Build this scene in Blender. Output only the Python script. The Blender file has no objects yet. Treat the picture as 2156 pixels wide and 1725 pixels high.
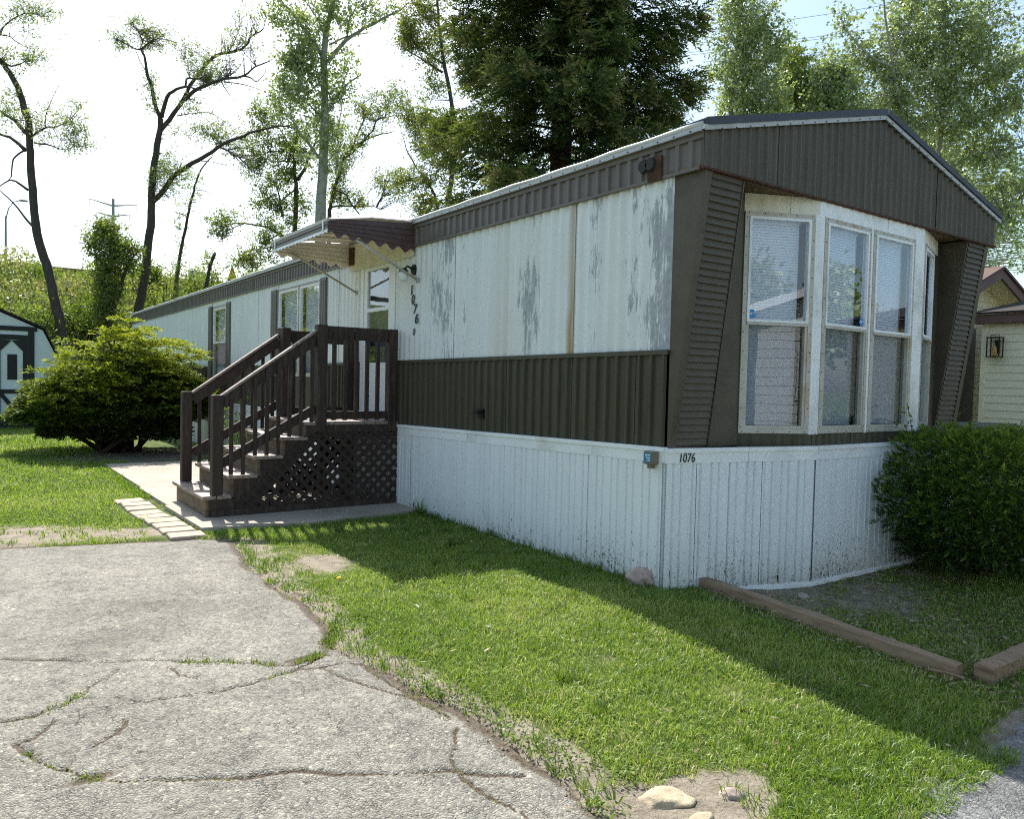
import bpy, math, random
import numpy as np
from mathutils import Vector, Matrix, Euler

SC = bpy.context.scene
COL = SC.collection
rnd = random.Random(7)
rng = np.random.default_rng(11)
R = math.radians

# ------------------------------------------------------------------ camera
CAM = np.array([-4.0210, -3.7257, 1.4412])
YAW, PITCH, ROLL, FPX = 0.621365, -0.035657, 0.023549, 1605.8
PW, PH = 2156.0, 1725.0                       # the pixel grid the positions below were read on
_f = np.array([math.sin(YAW)*math.cos(PITCH), math.cos(YAW)*math.cos(PITCH), math.sin(PITCH)])
_r = np.array([math.cos(YAW), -math.sin(YAW), 0.0])
_u = np.cross(_r, _f)
FW = _f
RT = math.cos(ROLL)*_r + math.sin(ROLL)*_u
UP = -math.sin(ROLL)*_r + math.cos(ROLL)*_u
cam = bpy.data.cameras.new('camera'); camo = bpy.data.objects.new('camera', cam); COL.objects.link(camo)
m = Matrix.Identity(4)
for i in range(3):
    m[i][0] = RT[i]; m[i][1] = UP[i]; m[i][2] = -FW[i]; m[i][3] = CAM[i]
camo.matrix_world = m
cam.sensor_fit = 'HORIZONTAL'; cam.sensor_width = 36.0; cam.lens = 36.0*FPX/PW
cam.clip_start = 0.05; cam.clip_end = 3000
SC.camera = camo

# ------------------------------------------------------------------ light
SUN = np.array([0.175, 0.885, 1.0]); SUN = SUN/np.linalg.norm(SUN)     # towards the sun
w = bpy.data.worlds.new('World'); SC.world = w; w.use_nodes = True
nt = w.node_tree; nt.nodes.clear()
sky = nt.nodes.new('ShaderNodeTexSky'); sky.sky_type = 'NISHITA'; sky.sun_disc = False
sky.sun_elevation = math.asin(SUN[2]); sky.sun_rotation = math.atan2(SUN[0], SUN[1])
sky.air_density = 1.0; sky.dust_density = 1.8; sky.ozone_density = 1.2
tc = nt.nodes.new('ShaderNodeTexCoord')
mp = nt.nodes.new('ShaderNodeMapping'); mp.inputs['Scale'].default_value = (1.6, 1.6, 4.0)
nz = nt.nodes.new('ShaderNodeTexNoise'); nz.inputs['Scale'].default_value = 1.5; nz.inputs['Detail'].default_value = 7; nz.inputs['Roughness'].default_value = 0.55
cr = nt.nodes.new('ShaderNodeValToRGB'); cr.color_ramp.elements[0].position = 0.52; cr.color_ramp.elements[1].position = 0.74
cr.color_ramp.elements[0].color = (0.0, 0.0, 0.0, 1); cr.color_ramp.elements[1].color = (0.75, 0.75, 0.75, 1)
hsv = nt.nodes.new('ShaderNodeHueSaturation'); hsv.inputs['Saturation'].default_value = 0.06; hsv.inputs['Value'].default_value = 1.25   # thin white cloud
mx = nt.nodes.new('ShaderNodeMixRGB')
bg = nt.nodes.new('ShaderNodeBackground'); bg.inputs['Strength'].default_value = 0.118
wo = nt.nodes.new('ShaderNodeOutputWorld')
L = nt.links.new
L(tc.outputs['Generated'], mp.inputs[0]); L(mp.outputs[0], nz.inputs['Vector']); L(nz.outputs['Fac'], cr.inputs[0])
sat = nt.nodes.new('ShaderNodeHueSaturation'); sat.inputs['Saturation'].default_value = 1.0; sat.inputs['Hue'].default_value = 0.485; L(sky.outputs[0], sat.inputs['Color'])
L(sky.outputs[0], hsv.inputs['Color']); L(sat.outputs[0], mx.inputs[1]); L(hsv.outputs[0], mx.inputs[2]); L(cr.outputs[0], mx.inputs[0])
L(mx.outputs[0], bg.inputs['Color']); L(bg.outputs[0], wo.inputs[0])
sl = bpy.data.lights.new('sun', 'SUN'); sl.energy = 4.7; sl.angle = R(0.55); sl.color = (1.0, 0.955, 0.88)
so = bpy.data.objects.new('sun', sl); COL.objects.link(so)
so.rotation_euler = Vector(SUN).to_track_quat('Z', 'Y').to_euler(); so.location = (0, 30, 40)
vs = SC.view_settings; vs.view_transform = 'Standard'; vs.look = 'None'; vs.gamma = 1.0; vs.exposure = 0.94
SC.cycles.use_denoising = False; SC.cycles.filter_width = 1.1; SC.cycles.sample_clamp_indirect = 4.0
SC.cycles.max_bounces = 8; SC.cycles.transparent_max_bounces = 12

# ------------------------------------------------------------------ reading positions
def ray(u, v): return FW + RT*(u-PW/2)/FPX - UP*(v-PH/2)/FPX
def on(u, v, ax, val):
    d = ray(u, v); return CAM + d*(val-CAM[ax])/d[ax]
def vp(u, v, depth): return CAM + ray(u, v)*depth
def sm(a, b, x):
    t = np.clip((np.asarray(x, float)-a)/(b-a), 0, 1); return t*t*(3-2*t)
def wob(x, y): return 0.5*np.sin(x*1.7+y*0.6+1.0)+0.3*np.sin(x*0.5-y*2.1)+0.2*np.sin(x*3.7+y*3.1+2.0)
def gz(x, y):
    """height of the ground: level by the house, a little lower towards the road, a bank behind"""
    x = np.asarray(x, float); y = np.asarray(y, float)
    dip = np.maximum(sm(0.1, -2.3, y), sm(-0.1, 1.3, x)*sm(1.8, 0.0, y))
    z = -0.10*dip
    top = 6.4
    z = z + (top + 0.35*wob(x*0.3, y*0.3)*sm(26, 30, y)*sm(44, 41, y))*sm(25.5, 43.0, y)
    z = z + 0.02*wob(x*1.3, y*1.3)*sm(0.5, 2.0, np.abs(x+1.2)+0*y)*sm(3, 6, y)
    return z
def gp(u, v, dz=0.0):
    z = 0.0
    for _ in range(8):
        p = on(u, v, 2, z+dz); z = float(gz(p[0], p[1]))
    return np.array([p[0], p[1], z+dz])
def gxy(x, y, dz=0.0): return np.array([x, y, float(gz(x, y))+dz])

# ------------------------------------------------------------------ materials
def lin(c):
    return tuple((v/12.92 if v <= 0.04045 else ((v+0.055)/1.055)**2.4) for v in (c[0]/255, c[1]/255, c[2]/255))
MATS = {}
class NT:
    def __init__(s, name):
        s.m = bpy.data.materials.new(name); s.m.use_nodes = True; s.t = s.m.node_tree; s.t.nodes.clear()
        s.out = s.n('OutputMaterial'); MATS[name] = s.m
    def n(s, typ, **kw):
        nd = s.t.nodes.new('ShaderNode'+typ)
        for k, v in kw.items():
            if k in nd.inputs: nd.inputs[k].default_value = v
            else: setattr(nd, k, v)
        return nd
    def l(s, a, b): s.t.links.new(a, b)
    def coord(s, scale=(1, 1, 1), kind='Object'):
        t = s.n('TexCoord'); mpn = s.n('Mapping'); mpn.inputs['Scale'].default_value = scale
        s.l(t.outputs[kind], mpn.inputs[0]); return mpn.outputs[0]
    def noise(s, scale, detail=4, rough=0.55, stretch=(1, 1, 1), dist=0.0):
        nd = s.n('TexNoise'); nd.inputs['Scale'].default_value = scale; nd.inputs['Detail'].default_value = detail
        nd.inputs['Roughness'].default_value = rough; nd.inputs['Distortion'].default_value = dist
        s.l(s.coord(stretch), nd.inputs['Vector']); return nd.outputs['Fac']
    def ramp(s, fac, stops, interp='LINEAR'):
        nd = s.n('ValToRGB'); e = nd.color_ramp.elements; nd.color_ramp.interpolation = interp
        while len(e) > 1: e.remove(e[-1])
        for i, (p, c) in enumerate(stops):
            if i == 0: el = e[0]; el.position = p
            else: el = e.new(p)
            el.color = tuple(c)+(1,) if len(c) == 3 else c
        s.l(fac, nd.inputs[0]); return nd.outputs[0]
    def mix(s, fac, a, b, mode='MIX'):
        nd = s.n('MixRGB', blend_type=mode)
        for i, v in ((0, fac), (1, a), (2, b)):
            if hasattr(v, 'links'): s.l(v, nd.inputs[i])
            elif i == 0: nd.inputs[0].default_value = v
            else: nd.inputs[i].default_value = tuple(v)+(1,)
        return nd.outputs[0]
    def math(s, op, a, b=0.0, clamp=False):
        nd = s.n('Math', operation=op); nd.use_clamp = clamp
        for i, v in ((0, a), (1, b)):
            if hasattr(v, 'links'): s.l(v, nd.inputs[i])
            else: nd.inputs[i].default_value = v
        return nd.outputs[0]
    def bump(s, h, strength, dist):
        nd = s.n('Bump'); nd.inputs['Strength'].default_value = strength; nd.inputs['Distance'].default_value = dist
        s.l(h, nd.inputs['Height']); return nd.outputs[0]
    def bsdf(s, color, rough=0.6, metal=0.0, normal=None, spec=0.4):
        b = s.n('BsdfPrincipled')
        if hasattr(color, 'links'): s.l(color, b.inputs['Base Color'])
        else: b.inputs['Base Color'].default_value = tuple(color)+(1,)
        if hasattr(rough, 'links'): s.l(rough, b.inputs['Roughness'])
        else: b.inputs['Roughness'].default_value = rough
        b.inputs['Metallic'].default_value = metal; b.inputs['Specular IOR Level'].default_value = spec
        if normal is not None: s.l(normal, b.inputs['Normal'])
        s.l(b.outputs[0], s.out.inputs[0]); return b

def simple(name, rgb, rough=0.6, metal=0.0, var=0.18, scale=6.0, stretch=(1, 1, 1), bump=0.0, bscale=60, spec=0.4, dirt=None, dirt_amt=0.5):
    """painted or raw surface with uneven tone, optional dirt blotches and fine relief"""
    t = NT(name); c = lin(rgb) if max(rgb) > 1 else rgb
    f = t.noise(scale, 5, 0.6, stretch)
    col = t.ramp(f, [(0.25, tuple(x*(1-var) for x in c)), (0.75, tuple(min(1, x*(1+var)) for x in c))])
    if dirt is not None:
        d = t.noise(scale*0.7, 7, 0.65, stretch, 0.3)
        mk = t.ramp(d, [(0.50, (0, 0, 0)), (0.68, (dirt_amt,)*3)])
        col = t.mix(mk, col, lin(dirt))
    nrm = t.bump(t.noise(bscale, 4, 0.6, stretch), bump, 0.01) if bump else None
    t.bsdf(col, rough, metal, nrm, spec); return t.m

def leafmat(name, stops, trans=0.45, rough=0.5, gloss=0.06):
    """leaf or blade: colour by each leaf's own tint, lets light through"""
    t = NT(name)
    a = t.n('Attribute'); a.attribute_name = 'tint'
    col = t.ramp(a.outputs['Fac'], [(p, lin(c)) for p, c in stops])
    d = t.n('BsdfDiffuse'); tr = t.n('BsdfTranslucent'); g = t.n('BsdfGlossy'); g.inputs['Roughness'].default_value = rough
    g.inputs['Color'].default_value = (0.8, 0.85, 0.8, 1)
    tcol = t.mix(0.35, col, (0.30, 0.42, 0.02), 'MIX')
    t.l(col, d.inputs[0]); t.l(tcol, tr.inputs[0])
    m1 = t.n('MixShader'); m1.inputs[0].default_value = trans; t.l(d.outputs[0], m1.inputs[1]); t.l(tr.outputs[0], m1.inputs[2])
    m2 = t.n('MixShader'); m2.inputs[0].default_value = gloss; t.l(m1.outputs[0], m2.inputs[1]); t.l(g.outputs[0], m2.inputs[2])
    t.l(m2.outputs[0], t.out.inputs[0]); return t.m

# ------------------------------------------------------------------ objects
def tag(o, label=None, cat=None, group=None, kind=None):
    if label: o['label'] = label
    if cat: o['category'] = cat
    if group: o['group'] = group
    if kind: o['kind'] = kind
    return o
def thing(name, loc, label, cat, group=None):
    o = bpy.data.objects.new(name, None); COL.objects.link(o); o.location = tuple(float(v) for v in loc); o.empty_display_size = 0.2
    return tag(o, label, cat, group)
def origin(parent):
    p = Vector((0, 0, 0)); o = parent
    while o is not None:
        p = p + o.location; o = o.parent
    return p
def link(name, me, parent=None, loc=(0, 0, 0), rot=None):
    o = bpy.data.objects.new(name, me); COL.objects.link(o); o.parent = parent; o.location = loc
    if rot is not None: o.rotation_euler = rot
    return o
def setmat(me, mat):
    for x in (mat if isinstance(mat, (list, tuple)) else [mat]): me.materials.append(MATS[x] if isinstance(x, str) else x)

class MB:
    """collects shapes in world coordinates; build() links them as one mesh object"""
    def __init__(s): s.v = []; s.f = []; s.mi = []
    def add(s, vs, fs, mi=0):
        b = len(s.v); s.v += [tuple(map(float, p)) for p in vs]; s.f += [tuple(i+b for i in f) for f in fs]; s.mi += [mi]*len(fs); return s
    def box(s, a, b, mi=0, bev=0.0):
        x0, y0, z0 = a; x1, y1, z1 = b
        if bev <= 0:
            vs = [(x, y, z) for z in (z0, z1) for x, y in ((x0, y0), (x1, y0), (x1, y1), (x0, y1))]
            return s.add(vs, [(3, 2, 1, 0), (4, 5, 6, 7), (0, 1, 5, 4), (1, 2, 6, 5), (2, 3, 7, 6), (3, 0, 4, 7)], mi)
        e = bev
        def ring(z, i): return [(x0+i+e, y0+i, z), (x1-i-e, y0+i, z), (x1-i, y0+i+e, z), (x1-i, y1-i-e, z), (x1-i-e, y1-i, z), (x0+i+e, y1-i, z), (x0+i, y1-i-e, z), (x0+i, y0+i+e, z)]
        vs = ring(z0, e)+ring(z0+e, 0)+ring(z1-e, 0)+ring(z1, e)
        fs = [tuple(range(7, -1, -1)), tuple(range(24, 32))]
        for k in range(3):
            for i in range(8): j = (i+1) % 8; fs.append((k*8+i, k*8+j, k*8+8+j, k*8+8+i))
        return s.add(vs, fs, mi)
    def beam(s, p, q, w, h, up=(0, 0, 1), mi=0):
        """rectangular bar from p to q, w across, h along up"""
        p = Vector(p); q = Vector(q); d = (q-p).normalized(); upv = Vector(up); a = d.cross(upv)
        if a.length < 1e-5: a = d.cross(Vector((1, 0, 0)))
        a.normalize(); b = a.cross(d).normalized()
        vs = [c+a*(sx*w/2)+b*(sy*h/2) for c in (p, q) for sx, sy in ((-1, -1), (1, -1), (1, 1), (-1, 1))]
        return s.add(vs, [(3, 2, 1, 0), (4, 5, 6, 7), (0, 1, 5, 4), (1, 2, 6, 5), (2, 3, 7, 6), (3, 0, 4, 7)], mi)
    def tube(s, pts, rad, n=6, mi=0, cap=True):
        pts = [Vector(p) for p in pts]; k = len(pts)
        if not hasattr(rad, '__len__'): rad = [rad]*k
        vs = []; ref = Vector((0.31, 0.17, 0.93))
        for i, p in enumerate(pts):
            d = (pts[min(i+1, k-1)]-pts[max(i-1, 0)])
            if d.length < 1e-9: d = Vector((0, 0, 1))
            d.normalize(); a = d.cross(ref)
            if a.length < 0.1: a = d.cross(Vector((1, 0, 0)))
            a.normalize(); b = d.cross(a)
            for j in range(n):
                t = 2*math.pi*j/n; vs.append(p+(a*math.cos(t)+b*math.sin(t))*rad[i])
        fs = [(i*n+j, i*n+(j+1) % n, (i+1)*n+(j+1) % n, (i+1)*n+j) for i in range(k-1) for j in range(n)]
        if cap: fs += [tuple(range(n-1, -1, -1)), tuple(range((k-1)*n, k*n))]
        return s.add(vs, fs, mi)
    def prism(s, poly, p0, ax_u, ax_v, nrm, th, mi=0):
        """flat polygon (u,v pairs) given thickness th along nrm"""
        p0 = Vector(p0); U = Vector(ax_u); V = Vector(ax_v); N = Vector(nrm)
        n = len(poly); vs = [p0+U*a+V*b for a, b in poly]+[p0+U*a+V*b+N*th for a, b in poly]
        fs = [tuple(range(n-1, -1, -1)), tuple(range(n, 2*n))]+[(i, (i+1) % n, n+(i+1) % n, n+i) for i in range(n)]
        return s.add(vs, fs, mi)
    def mesh(s, name, mat, org=(0, 0, 0), smooth=False):
        me = bpy.data.meshes.new(name); o = Vector(org)
        me.from_pydata([tuple(Vector(p)-o) for p in s.v], [], s.f)
        setmat(me, mat)
        if len(me.materials) > 1: me.polygons.foreach_set('material_index', s.mi)
        if smooth: me.polygons.foreach_set('use_smooth', [True]*len(s.f))
        me.update(); return me
    def build(s, name, mat, parent=None, smooth=False):
        return link(name, s.mesh(name, mat, origin(parent) if parent else (0, 0, 0), smooth), parent)

def npmesh(name, verts, loops, starts, totals, mat, tint=None, smooth=False):
    me = bpy.data.meshes.new(name)
    me.vertices.add(len(verts)); me.vertices.foreach_set('co', np.ascontiguousarray(verts, np.float32).ravel())
    me.loops.add(len(loops)); me.loops.foreach_set('vertex_index', np.ascontiguousarray(loops, np.int32))
    me.polygons.add(len(starts)); me.polygons.foreach_set('loop_start', np.ascontiguousarray(starts, np.int32))
    try: me.polygons.foreach_set('loop_total', np.ascontiguousarray(totals, np.int32))
    except Exception: pass
    if smooth: me.polygons.foreach_set('use_smooth', [True]*len(starts))
    setmat(me, mat)
    if tint is not None:
        at = me.attributes.new('tint', 'FLOAT', 'POINT'); at.data.foreach_set('value', np.ascontiguousarray(tint, np.float32))
    me.update(calc_edges=True); me.validate(); return me

def unit(a): return a/np.maximum(np.linalg.norm(a, axis=-1, keepdims=True), 1e-9)
def leaves(name, pos, dirs, length, width, mat, tint, org=(0, 0, 0), normal=None, fold=0.0):
    """one pointed four-cornered leaf per row"""
    n = len(pos); pos = np.asarray(pos)-np.asarray(org); d = unit(dirs)
    if normal is None: normal = rng.normal(size=(n, 3))
    s = unit(np.cross(d, normal)); nn = np.cross(s, d)
    L_ = np.asarray(length).reshape(-1, 1)*np.ones((n, 1)); W_ = np.asarray(width).reshape(-1, 1)*np.ones((n, 1))
    a = pos; b = pos+d*L_*0.45+s*W_*0.5+nn*fold*L_; c = pos+d*L_-nn*fold*L_*0.5; e = pos+d*L_*0.45-s*W_*0.5+nn*fold*L_
    v = np.stack([a, b, c, e], 1).reshape(-1, 3)
    return npmesh(name, v, np.arange(4*n), np.arange(n)*4, np.full(n, 4), mat, np.repeat(tint, 4))

def blades(name, base, h, wd, lean, mat, tint, org=(0, 0, 0)):
    """grass blades: a lower quad and a pointed tip, bent along lean"""
    n = len(base); base = np.asarray(base)-np.asarray(org)
    ang = rng.uniform(0, 2*math.pi, n); s = np.stack([np.cos(ang), np.sin(ang), np.zeros(n)], 1)*np.asarray(wd).reshape(-1, 1)*0.5
    h = np.asarray(h).reshape(-1, 1); up = np.array([0, 0, 1.0])
    mid = base+up*h*0.55+lean*h*0.35; tip = base+up*h*(1.0-0.35*np.linalg.norm(lean, axis=1, keepdims=True))+lean*h
    v = np.stack([base-s, base+s, mid+s*0.8, mid-s*0.8, tip], 1).reshape(-1, 3)
    o = np.arange(n)*5
    lo = np.stack([o, o+1, o+2, o+3, o+3, o+2, o+4], 1).ravel()
    st = np.stack([np.arange(n)*7, np.arange(n)*7+4], 1).ravel(); to = np.tile([4, 3], n)
    return npmesh(name, v, lo, st, to, mat, np.repeat(tint, 5))

def grid(name, xs, ys, zf, mat, keep=None, tint=None):
    X, Y = np.meshgrid(xs, ys); Z = zf(X, Y); nx, ny = len(xs), len(ys)
    v = np.stack([X, Y, Z], 2).reshape(-1, 3)
    i, j = np.meshgrid(np.arange(nx-1), np.arange(ny-1)); a = (j*nx+i).ravel()
    q = np.stack([a, a+1, a+nx+1, a+nx], 1)
    if keep is not None:
        k = keep(X, Y).ravel(); q = q[k[q].all(1)]
        used = np.zeros(len(v), bool); used[q] = True; idx = np.cumsum(used)-1; q = idx[q]; v = v[used]
        if tint is not None: tint = tint(X, Y).ravel()[used]
    elif tint is not None: tint = tint(X, Y).ravel()
    n = len(q)
    return npmesh(name, v, q.ravel(), np.arange(n)*4, np.full(n, 4), mat, tint, True)

def inpoly(x, y, poly):
    x = np.asarray(x); y = np.asarray(y); r = np.zeros(x.shape, bool); n = len(poly)
    for i in range(n):
        x0, y0 = poly[i]; x1, y1 = poly[(i+1) % n]
        if y0 == y1: continue
        c = ((y0 > y) != (y1 > y)) & (x < (x1-x0)*(y-y0)/(y1-y0)+x0); r ^= c
    return r
def polydist(x, y, pl):
    d = np.full(np.shape(x), 1e9)
    for (x0, y0), (x1, y1) in zip(pl[:-1], pl[1:]):
        dx, dy = x1-x0, y1-y0; t = np.clip(((x-x0)*dx+(y-y0)*dy)/max(dx*dx+dy*dy, 1e-9), 0, 1)
        d = np.minimum(d, np.hypot(x-x0-t*dx, y-y0-t*dy))
    return d
_pg = {}
def vnoise(x, y, s=1.0, seed=0):
    """smooth value noise 0..1"""
    if seed not in _pg: _pg[seed] = np.random.default_rng(seed+100).random((256, 256))
    g = _pg[seed]; x = np.asarray(x)*s+500; y = np.asarray(y)*s+500
    i = np.floor(x).astype(int); j = np.floor(y).astype(int); fx = x-i; fy = y-j
    fx = fx*fx*(3-2*fx); fy = fy*fy*(3-2*fy)
    a = g[i % 256, j % 256]; b = g[(i+1) % 256, j % 256]; c = g[i % 256, (j+1) % 256]; d = g[(i+1) % 256, (j+1) % 256]
    return (a*(1-fx)+b*fx)*(1-fy)+(c*(1-fx)+d*fx)*fy
def fbm(x, y, s=1.0, seed=0): return 0.55*vnoise(x, y, s, seed)+0.3*vnoise(x, y, s*2.3, seed+1)+0.15*vnoise(x, y, s*5.1, seed+2)
# ------------------------------------------------------------------ material set
def siding_mat():
    t = NT('white_siding'); base = lin((228, 231, 230))
    big = t.noise(0.55, 3, 0.5)
    fine = t.noise(1.0, 9, 0.78, (34, 34, 4.5), 0.3)           # peeling in upright flakes
    geo = t.n('NewGeometry'); sx = t.n('SeparateXYZ'); t.l(geo.outputs['Position'], sx.inputs[0])
    yr = t.n('MapRange'); yr.inputs[1].default_value = 0.0; yr.inputs[2].default_value = 4.2; t.l(sx.outputs['Y'], yr.inputs[0])
    dens = t.ramp(yr.outputs[0], [(0, (.93,)*3), (0.05, (.90,)*3), (0.11, (.74,)*3), (0.15, (.25,)*3), (0.19, (.86,)*3), (0.24, (.30,)*3), (0.29, (.12,)*3), (0.38, (.80,)*3),
                                 (0.43, (.62,)*3), (0.48, (.12,)*3), (0.60, (.08,)*3), (0.655, (.82,)*3), (0.69, (.15,)*3), (0.71, (.88,)*3), (0.80, (.80,)*3), (0.87, (.35,)*3), (0.92, (.0,)*3), (1, (0, 0, 0))])
    zmod = t.noise(1.0, 4, 0.6, (0.9, 1.6, 1.3))
    a = t.math('MULTIPLY', dens, 0.34); a = t.math('ADD', a, t.math('MULTIPLY', zmod, 0.50)); a = t.math('ADD', a, t.math('MULTIPLY', fine, 0.62))
    mk = t.ramp(a, [(0.835, (0, 0, 0)), (0.855, (1, 1, 1))])
    hasd = t.ramp(dens, [(0.0, (0, 0, 0)), (0.02, (1, 1, 1))]); mk = t.mix(1.0, mk, hasd, 'MULTIPLY')
    grime = t.noise(1.4, 6, 0.6, (6, 6, 0.7))
    col = t.ramp(grime, [(0.3, tuple(x*0.88 for x in base)), (0.65, base)])
    cream = t.ramp(t.noise(0.9, 2, 0.5, (1, 1.3, 0.05)), [(0.5, (0, 0, 0)), (0.75, (0.22,)*3)]); col = t.mix(cream, col, lin((214, 205, 176)))
    col = t.mix(mk, col, t.ramp(t.noise(20, 3, 0.6), [(0.3, lin((150, 154, 158))), (0.7, lin((178, 182, 184)))]))
    # rusty run-off below a roof seam
    def streak(y0, wd, amt):
        d = t.math('ABSOLUTE', t.math('SUBTRACT', t.math('ADD', sx.outputs['Y'], t.math('MULTIPLY', t.noise(2.2, 3, 0.5, (1, 1, 1)), 0.05)), y0+0.025))
        zz = t.n('MapRange'); zz.inputs[1].default_value = 1.6; zz.inputs[2].default_value = 2.5; zz.inputs[3].default_value = 1.0; zz.inputs[4].default_value = 0.55; t.l(sx.outputs['Z'], zz.inputs[0])
        mr = t.n('MapRange'); mr.inputs[1].default_value = wd; mr.inputs[2].default_value = 0.0; mr.inputs[3].default_value = 0.0; mr.inputs[4].default_value = amt
        t.l(d, mr.inputs[0]); return t.math('MULTIPLY', mr.outputs[0], zz.outputs[0], True)
    col = t.mix(streak(1.085, 0.06, 1.1), col, lin((164, 136, 88)))
    col = t.mix(streak(2.15, 0.16, 0.30), col, lin((172, 150, 104)))
    col = t.mix(streak(2.00, 0.07, 0.35), col, lin((172, 150, 104)))
    t.bsdf(col, 0.5, 0, t.bump(t.noise(40, 3), 0.06, 0.01), 0.35)
siding_mat()
def skirt_mat():
    t = NT('white_skirt'); base = lin((236, 239, 242))
    geo = t.n('NewGeometry'); sx = t.n('SeparateXYZ'); t.l(geo.outputs['Position'], sx.inputs[0])
    hz = t.n('MapRange'); hz.inputs[1].default_value = -0.05; hz.inputs[2].default_value = 0.5; hz.inputs[3].default_value = 1; hz.inputs[4].default_value = 0; t.l(sx.outputs['Z'], hz.inputs[0])
    g = t.noise(2.0, 6, 0.6, (4, 4, 0.6)); col = t.ramp(g, [(0.3, tuple(x*0.90 for x in base)), (0.65, base)])
    low = t.math('MULTIPLY', t.math('POWER', hz.outputs[0], 2.5), t.noise(3.5, 4, 0.6, (2, 2, 1)))
    col = t.mix(t.math('MULTIPLY', low, 0.9, True), col, lin((150, 148, 120)))
    sp = t.noise(55, 3, 0.8, (1.0, 1.0, 0.55), 1.0); ar = t.noise(1.6, 3, 0.5)
    s = t.math('ADD', sp, t.math('MULTIPLY', t.math('POWER', hz.outputs[0], 0.8), t.math('MULTIPLY', ar, 0.32)))
    col = t.mix(t.ramp(s, [(0.715, (0, 0, 0)), (0.74, (0.9,)*3)]), col, lin((70, 68, 52)))
    t.bsdf(col, 0.45, 0, t.bump(t.noise(30, 3), 0.04, 0.01), 0.4)
skirt_mat()
simple('white_trim', (238, 240, 242), 0.45, var=0.05, scale=3, dirt=(176, 172, 160), dirt_amt=0.55)
simple('cream_paint', (226, 220, 204), 0.5, var=0.06, scale=4, dirt=(190, 178, 150), dirt_amt=0.5)
simple('brown_fascia', (104, 97, 91), 0.5, var=0.14, scale=3, stretch=(3, 3, 0.8), dirt=(80, 70, 62), dirt_amt=0.5)
simple('brown_gable', (88, 82, 72), 0.55, var=0.16, scale=2.5, stretch=(4, 4, 0.7), dirt=(66, 64, 58), dirt_amt=0.6)
simple('olive_metal', (72, 68, 52), 0.5, var=0.22, scale=2.5, stretch=(5, 5, 0.6), dirt=(50, 52, 38), dirt_amt=0.7)
simple('louvre_paint', (84, 76, 62), 0.55, var=0.18, scale=5, dirt=(66, 54, 44), dirt_amt=0.6, bump=0.05)
simple('rust', (82, 52, 36), 0.85, var=0.4, scale=14, dirt=(46, 36, 30), dirt_amt=0.8, bump=0.3)
simple('soffit_paint', (112, 94, 66), 0.7, var=0.25, scale=5, dirt=(84, 56, 36), dirt_amt=0.8)
simple('roof_membrane', (206, 206, 202), 0.55, var=0.10, scale=2, dirt=(150, 146, 140), dirt_amt=0.5)
simple('roof_cap_dark', (62, 66, 76), 0.6, var=0.2, scale=6)
simple('alu', (178, 178, 178), 0.5, 0.35, var=0.10, scale=6, dirt=(150, 146, 138), dirt_amt=0.5)
simple('alu_frame', (186, 182, 172), 0.5, 0.15, var=0.12, scale=5, dirt=(170, 146, 112), dirt_amt=0.6)
simple('rivet_dark', (62, 56, 50), 0.7)
simple('black_paint', (26, 26, 26), 0.5, var=0.3, scale=30)
simple('black_worn', (44, 44, 44), 0.7, var=0.5, scale=70)
simple('interior_dark', (48, 46, 44), 0.9)
simple('blind_white', (226, 228, 236), 0.6, var=0.05)
simple('curtain', (188, 188, 186), 0.85, var=0.12, scale=5, stretch=(8, 8, 0.4))
simple('screen_dark', (74, 78, 82), 0.8, var=0.1)
simple('door_white', (232, 234, 236), 0.4, var=0.03)
simple('porch_wood', (58, 45, 39), 0.68, var=0.38, scale=6, stretch=(6, 6, 0.8), dirt=(98, 84, 74), dirt_amt=0.55, bump=0.15, bscale=40)
simple('tread_wood', (150, 134, 124), 0.55, var=0.22, scale=6, stretch=(6, 1.2, 6), dirt=(84, 66, 58), dirt_amt=0.85, bump=0.2, bscale=50)
simple('riser_wood', (110, 92, 74), 0.7, var=0.3, scale=5, stretch=(3, 1, 8), dirt=(62, 48, 40), dirt_amt=0.8, bump=0.2, bscale=40)
simple('lattice_wood', (56, 44, 38), 0.7, var=0.3, scale=9, bump=0.1)
simple('awning_brown', (92, 68, 64), 0.5, var=0.12, scale=6, dirt=(74, 52, 46), dirt_amt=0.5)
simple('awning_cream', (236, 228, 214), 0.55, var=0.06, scale=5, dirt=(200, 184, 160), dirt_amt=0.4)
simple('lamp_glass', (226, 230, 228), 0.2, var=0.03)
simple('box_grey', (120, 112, 96), 0.6, var=0.15)
simple('label_blue', (52, 122, 158), 0.5, var=0.15, scale=40)
simple('sticker_blue', (38, 128, 190), 0.35, var=0.04)
simple('sticker_white', (235, 240, 244), 0.4, var=0.02)
simple('timber', (150, 126, 102), 0.85, var=0.28, scale=4, stretch=(9, 1.2, 9), dirt=(98, 74, 58), dirt_amt=0.7, bump=0.4, bscale=30)
simple('rock_pink', (172, 154, 144), 0.9, var=0.3, scale=9, dirt=(120, 100, 92), dirt_amt=0.6, bump=0.6, bscale=22)
simple('rock_tan', (176, 162, 136), 0.95, var=0.22, scale=9, dirt=(132, 114, 92), dirt_amt=0.75, bump=0.9, bscale=34)
simple('concrete', (166, 156, 142), 0.9, var=0.14, scale=2.2, dirt=(128, 116, 102), dirt_amt=0.6, bump=0.25, bscale=60)
simple('paver_concrete', (176, 162, 144), 0.9, var=0.14, scale=6, dirt=(140, 122, 104), dirt_amt=0.5, bump=0.25, bscale=50)
simple('bark', (74, 68, 62), 0.9, var=0.35, scale=5, stretch=(3, 3, 0.5), bump=0.8, bscale=16)
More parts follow.
